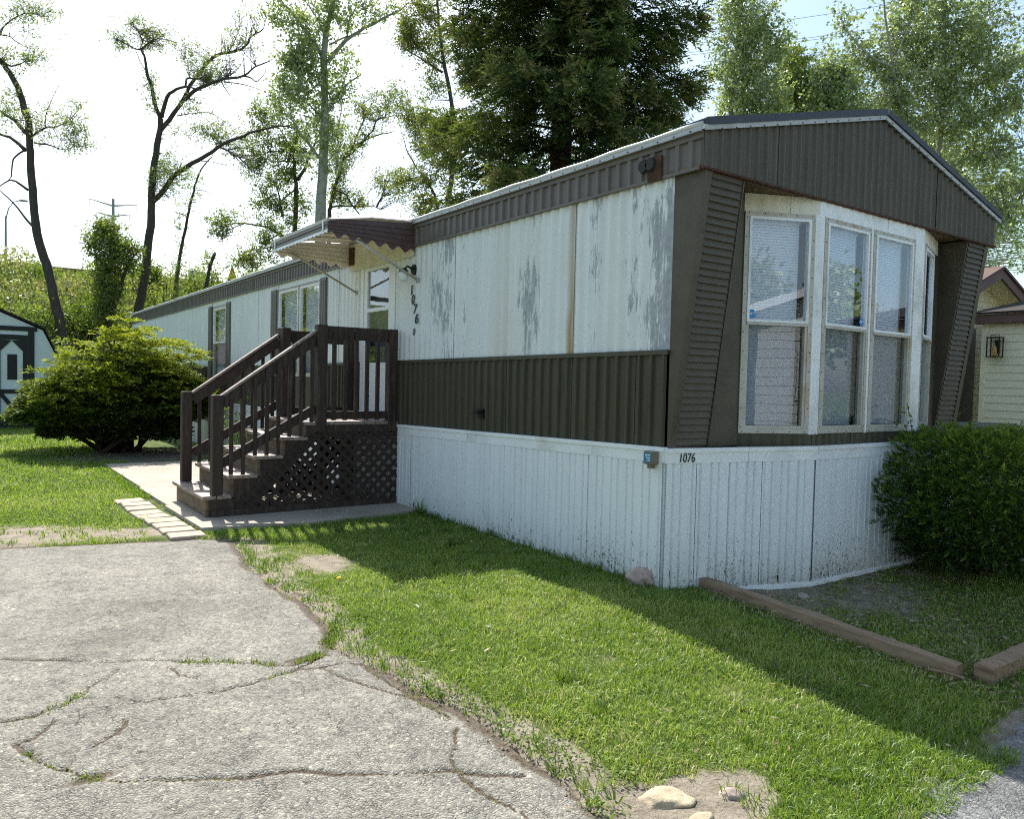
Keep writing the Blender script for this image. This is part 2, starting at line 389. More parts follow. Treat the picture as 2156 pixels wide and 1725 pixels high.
simple('bark_pale', (150, 152, 142), 0.85, var=0.25, scale=4, stretch=(2, 2, 1), dirt=(92, 90, 82), dirt_amt=0.8, bump=0.4, bscale=16)
simple('bark_conifer', (70, 52, 44), 0.95, var=0.35, scale=7, stretch=(2, 2, 0.6), bump=0.8, bscale=20)
simple('shed_white', (214, 222, 226), 0.6, var=0.05, scale=3)
simple('shed_black', (34, 34, 36), 0.6, var=0.2, scale=8)
simple('shingle_dark', (50, 44, 42), 0.9, var=0.25, scale=20)
simple('neigh_siding', (236, 226, 194), 0.55, var=0.05, scale=2)
simple('neigh_brown', (104, 78, 70), 0.6, var=0.12)
simple('neigh_roof', (100, 80, 72), 0.9, var=0.22, scale=24)
simple('grey_board', (118, 122, 124), 0.9, var=0.25, scale=5, stretch=(1, 8, 8), bump=0.3)
simple('far_siding', (226, 226, 222), 0.55, var=0.04)
simple('steel_grey', (140, 146, 150), 0.5, 0.3, var=0.1)
simple('rail_brown', (104, 92, 80), 0.8, var=0.25, scale=3)
simple('wire', (60, 62, 66), 0.6)
simple('tarp_white', (212, 208, 206), 0.8, var=0.1)
simple('sign_green', (150, 168, 160), 0.6)
simple('yellow_paint', (208, 160, 48), 0.6)
simple('lantern_metal', (52, 46, 40), 0.5, 0.4)
simple('amber_glass', (196, 150, 60), 0.25, var=0.2, scale=20)
simple('dandelion', (240, 200, 30), 0.7)

def asphalt(name, tone, soil=True):
    """worn asphalt: pale stones in dark binder, stained patches, hairline crazing"""
    t = NT(name); c = lin(tone); cc = t.coord()
    nzz = t.n('TexNoise'); nzz.inputs['Scale'].default_value = 24; t.l(cc, nzz.inputs['Vector'])
    wv = t.n('MixRGB'); wv.inputs[0].default_value = 0.03; t.l(cc, wv.inputs[1]); t.l(nzz.outputs['Color'], wv.inputs[2])
    def vor(scale, feat):
        v = t.n('TexVoronoi'); v.feature = feat; v.inputs['Scale'].default_value = scale; t.l(wv.outputs[0], v.inputs['Vector']); return v
    st = vor(78, 'F1'); se = vor(78, 'DISTANCE_TO_EDGE')
    big = t.noise(0.8, 6, 0.62); mid = t.noise(4.5, 6, 0.65)
    col = t.ramp(big, [(0.30, tuple(x*0.52 for x in c)), (0.46, tuple(x*0.92 for x in c)), (0.72, tuple(x*1.14 for x in c))])
    col = t.mix(1.0, col, t.ramp(mid, [(0.3, (0.74, 0.74, 0.75)), (0.6, (1.05, 1.05, 1.03))]), 'MULTIPLY')
    col = t.mix(1.0, col, t.ramp(st.outputs['Color'], [(0.0, (0.48,)*3), (0.45, (0.92,)*3), (0.8, (1.12, 1.11, 1.07)), (1.0, (1.7, 1.66, 1.55))]), 'MULTIPLY')
    gap = t.math('ADD', t.math('MULTIPLY', se.outputs['Distance'], 3.0), t.math('MULTIPLY', t.noise(14, 4, 0.7), 0.9))
    col = t.mix(1.0, col, t.ramp(gap, [(0.42, (0.22,)*3), (0.62, (1, 1, 1))]), 'MULTIPLY')
    ce = vor(11, 'DISTANCE_TO_EDGE'); ha = t.math('ADD', t.math('MULTIPLY', ce.outputs['Distance'], 9.0), t.math('MULTIPLY', t.noise(2.2, 5, 0.7), 1.5))
    col = t.mix(1.0, col, t.ramp(ha, [(0.66, (0.30,)*3), (0.76, (1, 1, 1))]), 'MULTIPLY')
    if soil:
        a = t.n('Attribute'); a.attribute_name = 'tint'
        dirt = t.ramp(t.noise(30, 4, 0.7), [(0.3, lin((58, 52, 44))), (0.7, lin((112, 100, 84)))])
        fac = t.ramp(t.math('ADD', a.outputs['Fac'], t.math('MULTIPLY', t.math('SUBTRACT', t.noise(26, 4, 0.7), 0.5), 0.8)), [(0.35, (0, 0, 0)), (0.6, (1, 1, 1))])
        col = t.mix(fac, col, dirt)
    h = t.math('ADD', t.math('MULTIPLY', se.outputs['Distance'], 1.5), t.noise(70, 3, 0.7))
    t.bsdf(col, 0.85, 0, t.bump(h, 0.8, 0.008), 0.25)
asphalt('asphalt', (146, 143, 134)); asphalt('road_asphalt', (140, 141, 142), False)

def ground_mat():
    t = NT('soil'); a = t.n('Attribute'); a.attribute_name = 'tint'
    s = t.ramp(t.noise(9, 7, 0.7), [(0.25, lin((104, 96, 84))), (0.5, lin((148, 138, 122))), (0.75, lin((176, 167, 150)))])
    peb = t.ramp(t.noise(90, 3, 0.7), [(0.3, (0.72,)*3), (0.7, (1.12,)*3)]); s = t.mix(1.0, s, peb, 'MULTIPLY')
    g = t.ramp(t.noise(5, 7, 0.75), [(0.3, lin((50, 62, 26))), (0.55, lin((84, 100, 40))), (0.8, lin((122, 128, 62)))])
    n = t.math('ADD', a.outputs['Fac'], t.math('MULTIPLY', t.math('SUBTRACT', t.noise(14, 5, 0.7), 0.5), 0.9))
    mk = t.ramp(n, [(0.36, (0, 0, 0)), (0.60, (1, 1, 1))])
    t.bsdf(t.mix(mk, s, g), 0.95, 0, t.bump(t.noise(30, 6, 0.7), 0.8, 0.03), 0.2)
ground_mat()
leafmat('grass_blade', [(0.0, (56, 86, 26)), (0.45, (112, 146, 44)), (0.8, (160, 182, 66)), (0.93, (196, 190, 112)), (1.0, (206, 190, 146))], 0.45)
leafmat('weed_leaf', [(0.0, (72, 100, 38)), (0.7, (122, 142, 56)), (1.0, (176, 160, 96))], 0.4, gloss=0.02)
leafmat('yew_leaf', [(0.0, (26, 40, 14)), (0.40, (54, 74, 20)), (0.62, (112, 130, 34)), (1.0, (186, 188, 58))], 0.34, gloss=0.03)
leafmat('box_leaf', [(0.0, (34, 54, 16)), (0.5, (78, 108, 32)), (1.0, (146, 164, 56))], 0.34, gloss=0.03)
leafmat('spruce_leaf', [(0.0, (32, 46, 28)), (0.5, (58, 76, 40)), (0.85, (98, 112, 54)), (1.0, (116, 100, 70))], 0.32, gloss=0.03)
leafmat('poplar_leaf', [(0.0, (96, 116, 66)), (0.5, (146, 164, 92)), (0.85, (182, 192, 116)), (1.0, (206, 212, 168))], 0.5, gloss=0.14)
leafmat('locust_leaf', [(0.0, (110, 126, 72)), (0.5, (148, 164, 96)), (1.0, (184, 190, 124))], 0.5)
leafmat('young_leaf', [(0.0, (74, 92, 42)), (0.5, (116, 132, 54)), (0.85, (160, 160, 76)), (1.0, (156, 118, 66))], 0.5)
leafmat('brush_leaf', [(0.0, (46, 66, 26)), (0.5, (94, 120, 42)), (0.8, (142, 156, 60)), (0.9, (150, 136, 88)), (1.0, (186, 168, 122))], 0.45)
leafmat('litter_leaf', [(0.0, (92, 74, 54)), (0.5, (140, 116, 88)), (1.0, (176, 160, 132))], 0.1)

def glass_mat(name, tint, f0):
    """thin pane: clear, with a mirror share that grows towards grazing view (same from both sides)"""
    t = NT(name); lw = t.n('LayerWeight'); lw.inputs['Blend'].default_value = 0.5
    fac = t.math('ADD', t.math('MULTIPLY', t.math('POWER', lw.outputs['Facing'], 4.0), 1-f0), f0, True)
    tr = t.n('BsdfTransparent'); tr.inputs[0].default_value = tuple(tint)+(1,)
    g = t.n('BsdfGlossy'); g.inputs['Roughness'].default_value = 0.01; g.inputs['Color'].default_value = (0.95, 0.97, 1, 1)
    b = t.bump(t.noise(1.3, 2, 0.5), 0.06, 0.02); t.l(b, g.inputs['Normal'])
    mxs = t.n('MixShader'); t.l(fac, mxs.inputs[0]); t.l(tr.outputs[0], mxs.inputs[1]); t.l(g.outputs[0], mxs.inputs[2]); t.l(mxs.outputs[0], t.out.inputs[0])
glass_mat('pane_glass', (0.93, 0.95, 0.97), 0.055)
glass_mat('screen_glass', (0.76, 0.78, 0.80), 0.035)

# ------------------------------------------------------------------ ground
def pz(x, y): return (1272.1-1272.1+x*0.5131, 1272.1+y*0.5131)         # lower-left close-up to the pixel grid
drive_edge_px = [(420, 1135), (490, 1140), (520, 1190), (575, 1235), (640, 1270), (700, 1325), (700, 1370), (740, 1385), (800, 1410), (850, 1440), (900, 1470), (985, 1500), (1060, 1560), (1130, 1610), (1200, 1660), (1230, 1700), (1260, 1725)]
DE = [tuple(gp(u, v)[:2]) for u, v in drive_edge_px]
DRIVE = [(-7.2, 3.9), (-3.802, 3.652), (-3.317, 3.482), (-2.798, 3.363)]+DE+[(-2.34, -2.3), (-2.3, -2.75), (-7.2, -2.75)]
ROADEDGE = [(-2.34, -2.62), (-1.75, -2.62), (-1.40, -2.44), (-1.05, -2.33), (-0.7, -2.30), (0.0, -2.28), (1.5, -2.30), (60, -2.3)]
ROAD = [(-60, -2.70), (-2.4, -2.70)]+ROADEDGE+[(60, -8.6), (-60, -8.6)]
PAD = [(0.0, 3.52), (-1.30, 3.36), (-2.25, 3.58), (-2.31, 6.35), (-2.33, 9.45), (0.0, 9.3)]
BEAM_X = 0.02; STN = gp(1430, 1690)
def cover(x, y):
    """how much grass there is: 0 bare, 1 full"""
    c = np.ones(np.shape(x))
    c = c - 1.1*np.exp(-(((x+4.15)/1.25)**2+((y-4.05)/0.62)**2)**1.6)         # worn earth left of the pavers
    c = c - 0.75*np.exp(-(((x+2.7)/0.35)**2+((y-3.75)/0.3)**2))
    c = c - 0.95*np.exp(-(((x+1.78)/0.30)**2+((y-1.85)/0.42)**2))
    c = c - 0.55*np.exp(-(((x+2.0)/0.26)**2+((y-2.7)/0.4)**2))
    c = c - 1.3*np.exp(-(((x-STN[0]-0.05)/0.36)**2+((y-STN[1]+0.06)/0.20)**2)**1.6)          # earth round the flat stones
    c = c - 0.45*np.exp(-(((x+1.25)/0.16)**2+((y+0.75)/0.14)**2))
    c = c - 0.40*np.exp(-(((x+0.95)/0.15)**2+((y+1.35)/0.14)**2))
    d = polydist(x, y, DE); c = c - 1.0*sm(0.34, 0.05, d)*(0.15+1.25*fbm(x, y, 2.2, 5))
    bed = sm(BEAM_X-0.02, BEAM_X+0.1, x)*sm(0.6, 0.2, y)*sm(-2.2, -1.7, y); c = c - bed*(-0.05+0.9*fbm(x, y, 1.6, 9)-0.25*sm(-0.7, -1.7, y))
    rd = polydist(x, y, ROADEDGE); c = c - 0.8*sm(0.16, 0.0, rd)
    c = c - 0.9*np.exp(-(((x+1.4)/1.6)**2+((y-10.9)/1.1)**2)**2)               # under the big yew
    bank = sm(25.5, 28, y); c = c - bank*0.35*(1.4*fbm(x, y, 0.3, 21))
    return np.clip(c + 0.35*(fbm(x, y, 1.3, 3)-0.5)+0.5*(fbm(x, y, 6.0, 7)-0.5)*(c < 0.85), 0, 1)
def axis(a0, a1, fine0, fine1, step, grow=1.18, smax=8):
    mid = list(np.arange(fine0, fine1+1e-6, step)); lo = []; s = step; v = fine0
    while v > a0: s = min(s*grow, smax); v -= s; lo.append(v)
    hi = []; s = step; v = mid[-1]
    while v < a1: s = min(s*grow, smax); v += s; hi.append(v)
    return np.array(lo[::-1]+mid+hi)
gx = axis(-420, 420, -5.5, 3.3, 0.075); gy = axis(-400, 700, -2.9, 8.5, 0.075, 1.12)
def gsoil(x, y):
    under = inpoly(x, y, DRIVE) | inpoly(x, y, ROAD)
    return gz(x, y)-0.03*under + 0.018*(fbm(x, y, 2.0, 31)-0.5)*(~under)*sm(-3, -2.5, y)*(np.abs(x) < 9)
ground = link('ground', grid('ground', gx, gy, gsoil, 'soil', tint=cover)); tag(ground, 'grass and earth round the mobile home rising to a bank', kind='structure')

# driveway with sunken, earth-filled cracks
CR = [
 [(0, 238), (200, 240), (450, 248), (700, 245), (900, 250), (1080, 258), (1200, 262), (1270, 235), (1320, 215), (1345, 180), (1370, 120), (1385, 60)],
 [(1330, 215), (1200, 288), (1100, 320), (1000, 345), (850, 380), (700, 400), (580, 415), (440, 440), (330, 480)],
 [(500, 275), (430, 320), (360, 355), (330, 395), (250, 430), (170, 465), (60, 490), (0, 500)],
 [(360, 400), (470, 395), (560, 410)],
 [(60, 590), (100, 620), (160, 655), (230, 690), (320, 710), (400, 735), (500, 745), (650, 735), (800, 735), (900, 730), (1000, 728), (1100, 712), (1250, 700), (1400, 712), (1600, 710), (1850, 700), (2000, 712), (2150, 715)],
 [(1320, 275), (1440, 325), (1560, 365), (1700, 400)],
 [(1870, 520), (1865, 600), (1855, 650), (1880, 700), (1920, 745), (2000, 800), (2100, 850), (2180, 900)],
 [(1180, 290), (1300, 270), (1420, 250), (1500, 258), (1540, 300), (1640, 360), (1740, 420), (1850, 480)],
 [(220, 500), (150, 560), (60, 590)], [(520, 490), (480, 540), (380, 600)], [(690, 270), (740, 300), (820, 318)]]
CRW = [0.012, 0.010, 0.010, 0.009, 0.013, 0.009, 0.011, 0.011, 0.010, 0.010, 0.009]
CRACKS = []
for c in CR:
    pts = []
    for a, b in zip(c[:-1], c[1:]):
        for k in range(4):
            q = k/4; pts.append(tuple(gp(*pz(a[0]+(b[0]-a[0])*q+rnd.uniform(-7, 7), a[1]+(b[1]-a[1])*q+rnd.uniform(-4, 4)))[:2]))
    pts.append(tuple(gp(*pz(*c[-1]))[:2])); CRACKS.append(pts)
def crackmask(x, y):
    k = np.zeros(np.shape(x))
    for pl, wd in zip(CRACKS, CRW):
        ww = wd*(0.45+1.3*vnoise(x, y, 6.0, 40)); k = np.maximum(k, sm(1.0, 0.35, polydist(x, y, pl)/ww))
    x0, y0 = CRACKS[0][28]; k = np.maximum(k, 0.9*np.exp(-(((x-x0)/0.16)**2+((y-y0-0.02)/0.05)**2)))
    x0, y0 = CRACKS[4][19]; k = np.maximum(k, 0.8*np.exp(-(((x-x0)/0.13)**2+((y-y0)/0.035)**2)))
    e = polydist(x, y, DE); k = np.maximum(k, 0.75*sm(0.10, 0.0, e-0.10*(fbm(x, y, 3, 44)-0.4)))
    e2 = polydist(x, y, DRIVE[0:4]+DE[:1]); k = np.maximum(k, 0.9*sm(0.12, 0.0, e2-0.10*(fbm(x, y, 3, 45)-0.4)))
    return k
def drivez(x, y): return gz(x, y)+0.012-0.011*crackmask(x, y)+0.012*(fbm(x, y, 1.2, 50)-0.5)+0.004*(fbm(x, y, 14, 51)-0.5)
dx = axis(-7.1, -2.06, -4.4, -2.06, 0.0125, 1.18, 0.3); dx = dx[dx <= -2.05]; dy = np.arange(-2.72, 3.95, 0.0125)
drv = link('driveway', grid('driveway', dx, dy, drivez, 'asphalt', keep=lambda x, y: inpoly(x+0.05*(fbm(x, y, 5, 60)-0.5), y+0.05*(fbm(x, y, 5, 61)-0.5), DRIVE), tint=crackmask))
tag(drv, 'cracked old asphalt driveway with weeds in the cracks', kind='structure')
rx = axis(-60, 60, -3.4, 1.2, 0.03, 1.2, 4); ry = axis(-8.6, -2.2, -4.2, -2.2, 0.03, 1.2, 0.5); ry = ry[(ry >= -8.6) & (ry <= -2.2)]
rd = link('road', grid('road', rx, ry, lambda x, y: gz(x, y)+0.008+0.004*(fbm(x, y, 10, 71)-0.5), 'road_asphalt', keep=lambda x, y: inpoly(x, y+0.07*(fbm(x, y, 6, 62)-0.5), ROAD)))
tag(rd, 'grey asphalt lane in front of the home', kind='structure')

# concrete path in slabs
path = bpy.data.objects.new('concrete_path', None); COL.objects.link(path); path.location = (-1.2, 6.4, 0); tag(path, 'pale concrete path along the home under the steps', kind='structure')
for a, b in ((0, 1), (1, 2), (2, 3)):
    ys = [3.36, 5.02, 6.50, 9.40]; y0, y1 = ys[a]+0.006, ys[b]-0.006
    poly = [(-0.02, max(y0, 3.53) if a == 0 else y0), (-1.3, y0), (-2.27, y0+(0.2 if a == 0 else 0)), (-2.30, y1), (-0.02, y1)]
    MB().prism([(p[0], p[1]) for p in poly], (0, 0, -0.1), (1, 0, 0), (0, 1, 0), (0, 0, 1), 0.14).build('slab', 'concrete', path)
# paving stones beside the path
for k in range(9):
    t = k/8; cx = -2.53+0.10*t**1.5+rnd.uniform(-0.015, 0.015); cy = 5.62-2.22*t
    mb = MB(); wx, wy = 0.29+rnd.uniform(-.01, .01), 0.235
    mb.box((-wx/2, -wy/2, -0.04), (wx/2, wy/2, 0.02), bev=0.008)
    o = link('paver_stone', mb.mesh('paver_stone', 'paver_concrete'), None, (cx, cy, float(gz(cx, cy))+0.006+rnd.uniform(-.004, .004)), (rnd.uniform(-.02, .02), rnd.uniform(-.02, .02), rnd.uniform(-.09, .09)))
    tag(o, ['buff paving stone at the far end of the row by the path', 'eighth buff paving stone counted from the driveway', 'seventh buff paving stone counted from the driveway', 'sixth buff paving stone counted from the driveway', 'fifth buff paving stone counted from the driveway', 'fourth buff paving stone counted from the driveway', 'third buff paving stone counted from the driveway', 'second buff paving stone counted from the driveway', 'buff paving stone touching the driveway edge'][k], 'paver', 'paving stones from driveway to path')
# ------------------------------------------------------------------ the mobile home
HW, HL, OV = 4.297, 21.37, 0.273
Z3, Z4, ZR = 2.906, 3.163, 3.707
home = thing('mobile_home', (HW/2, HL/2, 0), 'white and brown corrugated mobile home with bay window and door awning', 'mobile home')
SINE = [(k/8, 0.5-0.5*math.cos(2*math.pi*k/8)) for k in range(8)]
TRAP = [(0, 0), (0.42, 0), (0.52, 1), (0.82, 1), (0.92, 0)]
GROO = [(0, 1), (0.30, 1), (0.34, 0.25), (0.40, 0.0), (0.44, 1), (0.72, 0.92), (0.76, 0.2), (0.80, 0.0), (0.84, 1)]
RIBW = [(0, 0), (0.22, 0), (0.30, 0.85), (0.36, 1), (0.44, 1), (0.50, 0.85), (0.58, 0)]
def corr(name, parent, P0, d, n, s0, s1, zb, zt, pitch, depth, mat, prof=SINE, back=0.03, smooth=True, mbonly=False):
    """ribbed sheet along d from s0 to s1, ribs standing out along n, on a backing plate"""
    P0 = np.array(P0, float); d = np.array(d, float); n = np.array(n, float)
    zb_ = zb if callable(zb) else (lambda s: zb); zt_ = zt if callable(zt) else (lambda s: zt)
    ss = [s0]; hs = []
    def hval(s):
        ph = (s/pitch) % 1.0; pr = prof+[(1.0, prof[0][1])]
        for (a, ha), (b, hb) in zip(pr[:-1], pr[1:]):
            if a <= ph <= b: return ha+(hb-ha)*(ph-a)/max(b-a, 1e-9)
        return 0
    k = math.floor(s0/pitch)
    while k*pitch < s1:
        for t, _ in prof:
            s = (k+t)*pitch
            if s0+1e-4 < s < s1-1e-4: ss.append(s)
        k += 1
    ss.append(s1); mb = MB(); vs = []
    for s in ss:
        h = hval(s)*depth
        for z in (zb_(s), zt_(s)): vs.append(P0+d*s+n*h+np.array([0, 0, z]))
    m_ = len(ss); mb.add(vs, [(2*i, 2*i+2, 2*i+3, 2*i+1) for i in range(m_-1)])
    if back > 0:
        q = [(s, z) for s in (s0, s1) for z in (zb_(s), zt_(s))]
        nb = 8 if abs((zt_(s0)+zt_(s1))/2-zt_((s0+s1)/2)) > 1e-3 else 1
        for i in range(nb):
            a = s0+(s1-s0)*i/nb; b = s0+(s1-s0)*(i+1)/nb
            f = [P0+d*s+np.array([0, 0, z]) for s, z in ((a, zb_(a)), (b, zb_(b)), (b, zt_(b)), (a, zt_(a)))]
            vv = [p-n*0.004 for p in f]+[p-n*back for p in f]
            mb.add(vv, [(0, 1, 2, 3), (7, 6, 5, 4), (0, 4, 5, 1), (1, 5, 6, 2), (2, 6, 7, 3), (3, 7, 4, 0)])
    me = mb.mesh(name, mat, origin(parent)); 
    if smooth: me.polygons.foreach_set('use_smooth', [i < m_-1 for i in range(len(me.polygons))])
    return link(name, me, parent)

YD, XD, NX, NY = (0, 1, 0), (1, 0, 0), (-1, 0, 0), (0, -1, 0)
def z2(y): return 1.691-0.009*min(max(y, 0), 8)
def zs(y): return 1.0126-0.0185*min(max(y, 0), 4.1)
DOOR = (4.22, 5.15, 0.97, 2.93); WIN_A = (6.50, 8.30, 1.44, 2.81); WIN_B = (11.22, 12.22, 1.32, 2.80)
white_spans = [(0.0, 0.33), (0.33, 1.06), (1.06, 1.99), (1.99, 2.92), (2.92, DOOR[0]), (DOOR[1], 5.85), (5.85, WIN_A[0]), (WIN_A[1], 9.28), (9.28, 10.25), (10.25, WIN_B[0]), (WIN_B[1], 13.2)]
y = 13.2
while y < HL-0.3: white_spans.append((y, min(y+0.95, HL))); y += 0.95
g = 0.003
for k, (a, b) in enumerate(white_spans):
    corr('siding_panel', home, (0.004*(k % 2), 0, 0), YD, NX, a+g, b-g, lambda s: z2(s), Z3+0.02, 0.118, 0.019, 'white_siding', SINE)
    corr('lower_panel', home, (0.0, 0, 0), YD, NX, a+g, b-g, lambda s: zs(s)-0.03, lambda s: z2(s)-0.004, 0.118, 0.026, 'olive_metal', RIBW, 0.03, False)
for w_ in (WIN_A, WIN_B):
    corr('siding_panel', home, (0, 0, 0), YD, NX, w_[0]+g, w_[1]-g, w_[3], Z3+0.02, 0.118, 0.012, 'white_siding')
    corr('lower_panel', home, (0, 0, 0), YD, NX, w_[0]+g, w_[1]-g, 0.85, w_[2], 0.118, 0.014, 'olive_metal', RIBW)
corr('siding_panel', home, (0, 0, 0), YD, NX, DOOR[0]+g, DOOR[1]-g, DOOR[3], Z3+0.02, 0.118, 0.006, 'cream_paint')
# strip between white and brown siding
for a, b in ((0.0, 1.9), (1.906, DOOR[0]-0.03), (DOOR[1]+0.03, WIN_A[0]-0.24), (WIN_A[1]+0.29, WIN_B[0]-0.3), (WIN_B[1]+0.3, HL)):
    mb = MB(); mb.beam((-0.018, a, z2(a)-0.012), (-0.018, b, z2(b)-0.012), 0.024, 0.034); mb.build('trim_strip', 'olive_metal', home)
# right and rear walls, floor, ceiling
MB().box((HW-0.06, 0.02, 0.9), (HW, HL-0.02, Z3+0.2)).build('right_wall', 'olive_metal', home)
MB().box((0.06, HL-0.05, 0.9), (HW-0.07, HL, Z3+0.2)).build('rear_wall', 'white_siding', home)
MB().box((0.05, 0.05, 0.86), (HW-0.07, HL-0.06, 0.94)).build('floor', 'interior_dark', home)
MB().box((0.05, 0.02, Z3+0.03), (HW-0.07, HL-0.06, Z3+0.06)).build('ceiling', 'interior_dark', home)
MB().box((0.07, 2.4, 0.95), (HW-0.08, 2.46, Z3+0.02)).build('partition', 'interior_dark', home)
# side fascia: ribbed strip with a plain strip over it
y = -OV+0.02; k = 0
while y < HL:
    b = min(y+2.44, HL)
    corr('fascia_panel', home, (-0.018+0.003*(k % 2), 0, 0), YD, NX, y+0.002, b-0.002, Z3, Z4-0.058, 0.118, 0.017, 'brown_fascia', TRAP, 0.02, False); y = b; k += 1
MB().box((-0.040, -OV+0.005, Z4-0.062), (-0.001, HL, Z4-0.012)).build('fascia_strip', 'brown_fascia', home)
MB().box((-0.041, -OV+0.03, Z3-0.010), (-0.012, HL, Z3+0.010)).build('drip_edge', 'brown_fascia', home)
# roof
def roofz(x): return Z4+(ZR-Z4)*(1-abs(x-HW/2)/(HW/2))
roof = MB()
for side in (0, 1):
    xs = [-0.05, 0.7, 1.5, HW/2] if side == 0 else [HW/2, HW-1.5, HW-0.7, HW+0.05]
    for a, b in zip(xs[:-1], xs[1:]):
        za, zb = roofz(a), roofz(b)
        v = [(a, -OV-0.02, za), (b, -OV-0.02, zb), (b, HL+0.04, zb), (a, HL+0.04, za)]
        roof.add([(p[0], p[1], p[2]+0.03) for p in v]+[(p[0], p[1], p[2]) for p in v], [(0, 1, 2, 3), (7, 6, 5, 4), (0, 4, 5, 1), (1, 5, 6, 2), (2, 6, 7, 3), (3, 7, 4, 0)])
rf = roof.build('roof', 'roof_membrane', home)
ed = MB(); n = 120                                                  # rolled membrane edge, a little wavy
ed.tube([(-0.045, -OV+(HL+OV)*i/n, Z4+0.026+0.004*math.sin(i*1.7)+0.003*math.sin(i*0.6)) for i in range(n+1)], 0.017, 8); ed.build('rolled_edge', 'roof_membrane', rf, True)
yy = -OV
for k in range(7):
    b = min(yy+3.05, HL+0.03); mb = MB(); mb.beam((-0.052, yy+0.004, Z4-0.006), (-0.052, b-0.004, Z4-0.006), 0.006, 0.036); mb.beam((-0.062, yy+0.004, Z4-0.022), (-0.062, b-0.004, Z4-0.022), 0.02, 0.005)
    mb.build('eave_trim', 'alu', rf); yy = b
rv = MB()
for k in range(70):
    yq = -OV+0.1+0.15*k; rv.box((-0.058, yq-0.006, Z4-0.014), (-0.054, yq+0.006, Z4-0.002))
for side in (0, 1):
    for k in range(14):
        x = (0.1+0.15*k); x = x if side == 0 else HW-x; z = roofz(x)-0.012; rv.box((x-0.004, -OV-0.043, z-0.004), (x+0.004, -OV-0.035, z+0.004))
tag(rv.build('rivet', 'rivet_dark', rf), kind='stuff')
for side in (0, 1):
    a, b = ((-0.055, HW/2) if side == 0 else (HW/2, HW+0.055)); za = Z4 if side == 0 else ZR; zb = ZR if side == 0 else Z4
    mb = MB(); mb.beam((a, -OV-0.032, za-0.010), (b, -OV-0.032, zb-0.010), 0.012, 0.034, up=(0, 0, 1)); mb.build('rake_trim', 'alu', rf)
    mb = MB(); mb.beam((a+0.02, -OV+0.10, za+0.035), (b-0.0, -OV+0.10, zb+0.035+0.004*side), 0.30, 0.05, up=(0, 0, 1)); mb.build('rake_cap', 'roof_cap_dark', rf)
mb = MB(); mb.tube([(2.9, 13.6, 3.5), (2.9, 13.6, 4.25)], 0.09, 10); mb.tube([(2.9, 13.6, 4.25), (2.9, 13.6, 4.42)], 0.15, 10); mb.tube([(2.9, 13.6, 4.0), (2.9, 13.6, 4.05)], 0.13, 10); mb.build('flue', 'alu', rf)
mb = MB(); mb.tube([(1.2, 15.5, 3.4), (1.2, 15.5, 3.78)], 0.05, 8); mb.build('vent_pipe', 'black_paint', rf)
# gable sheets over the bay
xs = [-0.03, 0.775, 1.93, 3.075, HW+0.03]
for a, b in zip(xs[:-1], xs[1:]):
    corr('gable_panel', home, (0, -OV, 0), XD, NY, a+0.005, b-0.005, Z3, lambda s: roofz(min(max(s, 0), HW))-0.012, 0.098, 0.020, 'brown_gable', RIBW, 0.03)
MB().box((-0.03, -OV+0.03, Z3+0.012), (HW+0.03, 0.06, Z3+0.028)).build('soffit', 'soffit_paint', home)
MB().box((-0.033, -OV-0.014, Z3-0.010), (HW+0.033, -OV+0.022, Z3+0.006)).build('gable_drip', 'rust', home)
# end wall left and right of the bay
KX0, KX1, KY = 1.338, 2.945, -0.26; BX0, BX1 = 0.765, 3.74
MB().box((0.0, 0.0, 1.0), (BX0, 0.05, Z3+0.01)).build('end_wall', 'louvre_paint', home)
MB().box((BX1, 0.0, 1.0), (HW, 0.05, Z3+0.01)).build('end_wall', 'louvre_paint', home)
MB().box((0.05, 0.06, Z3-0.02), (HW-0.1, 0.09, Z3+0.02)).build('head_beam', 'interior_dark', home)
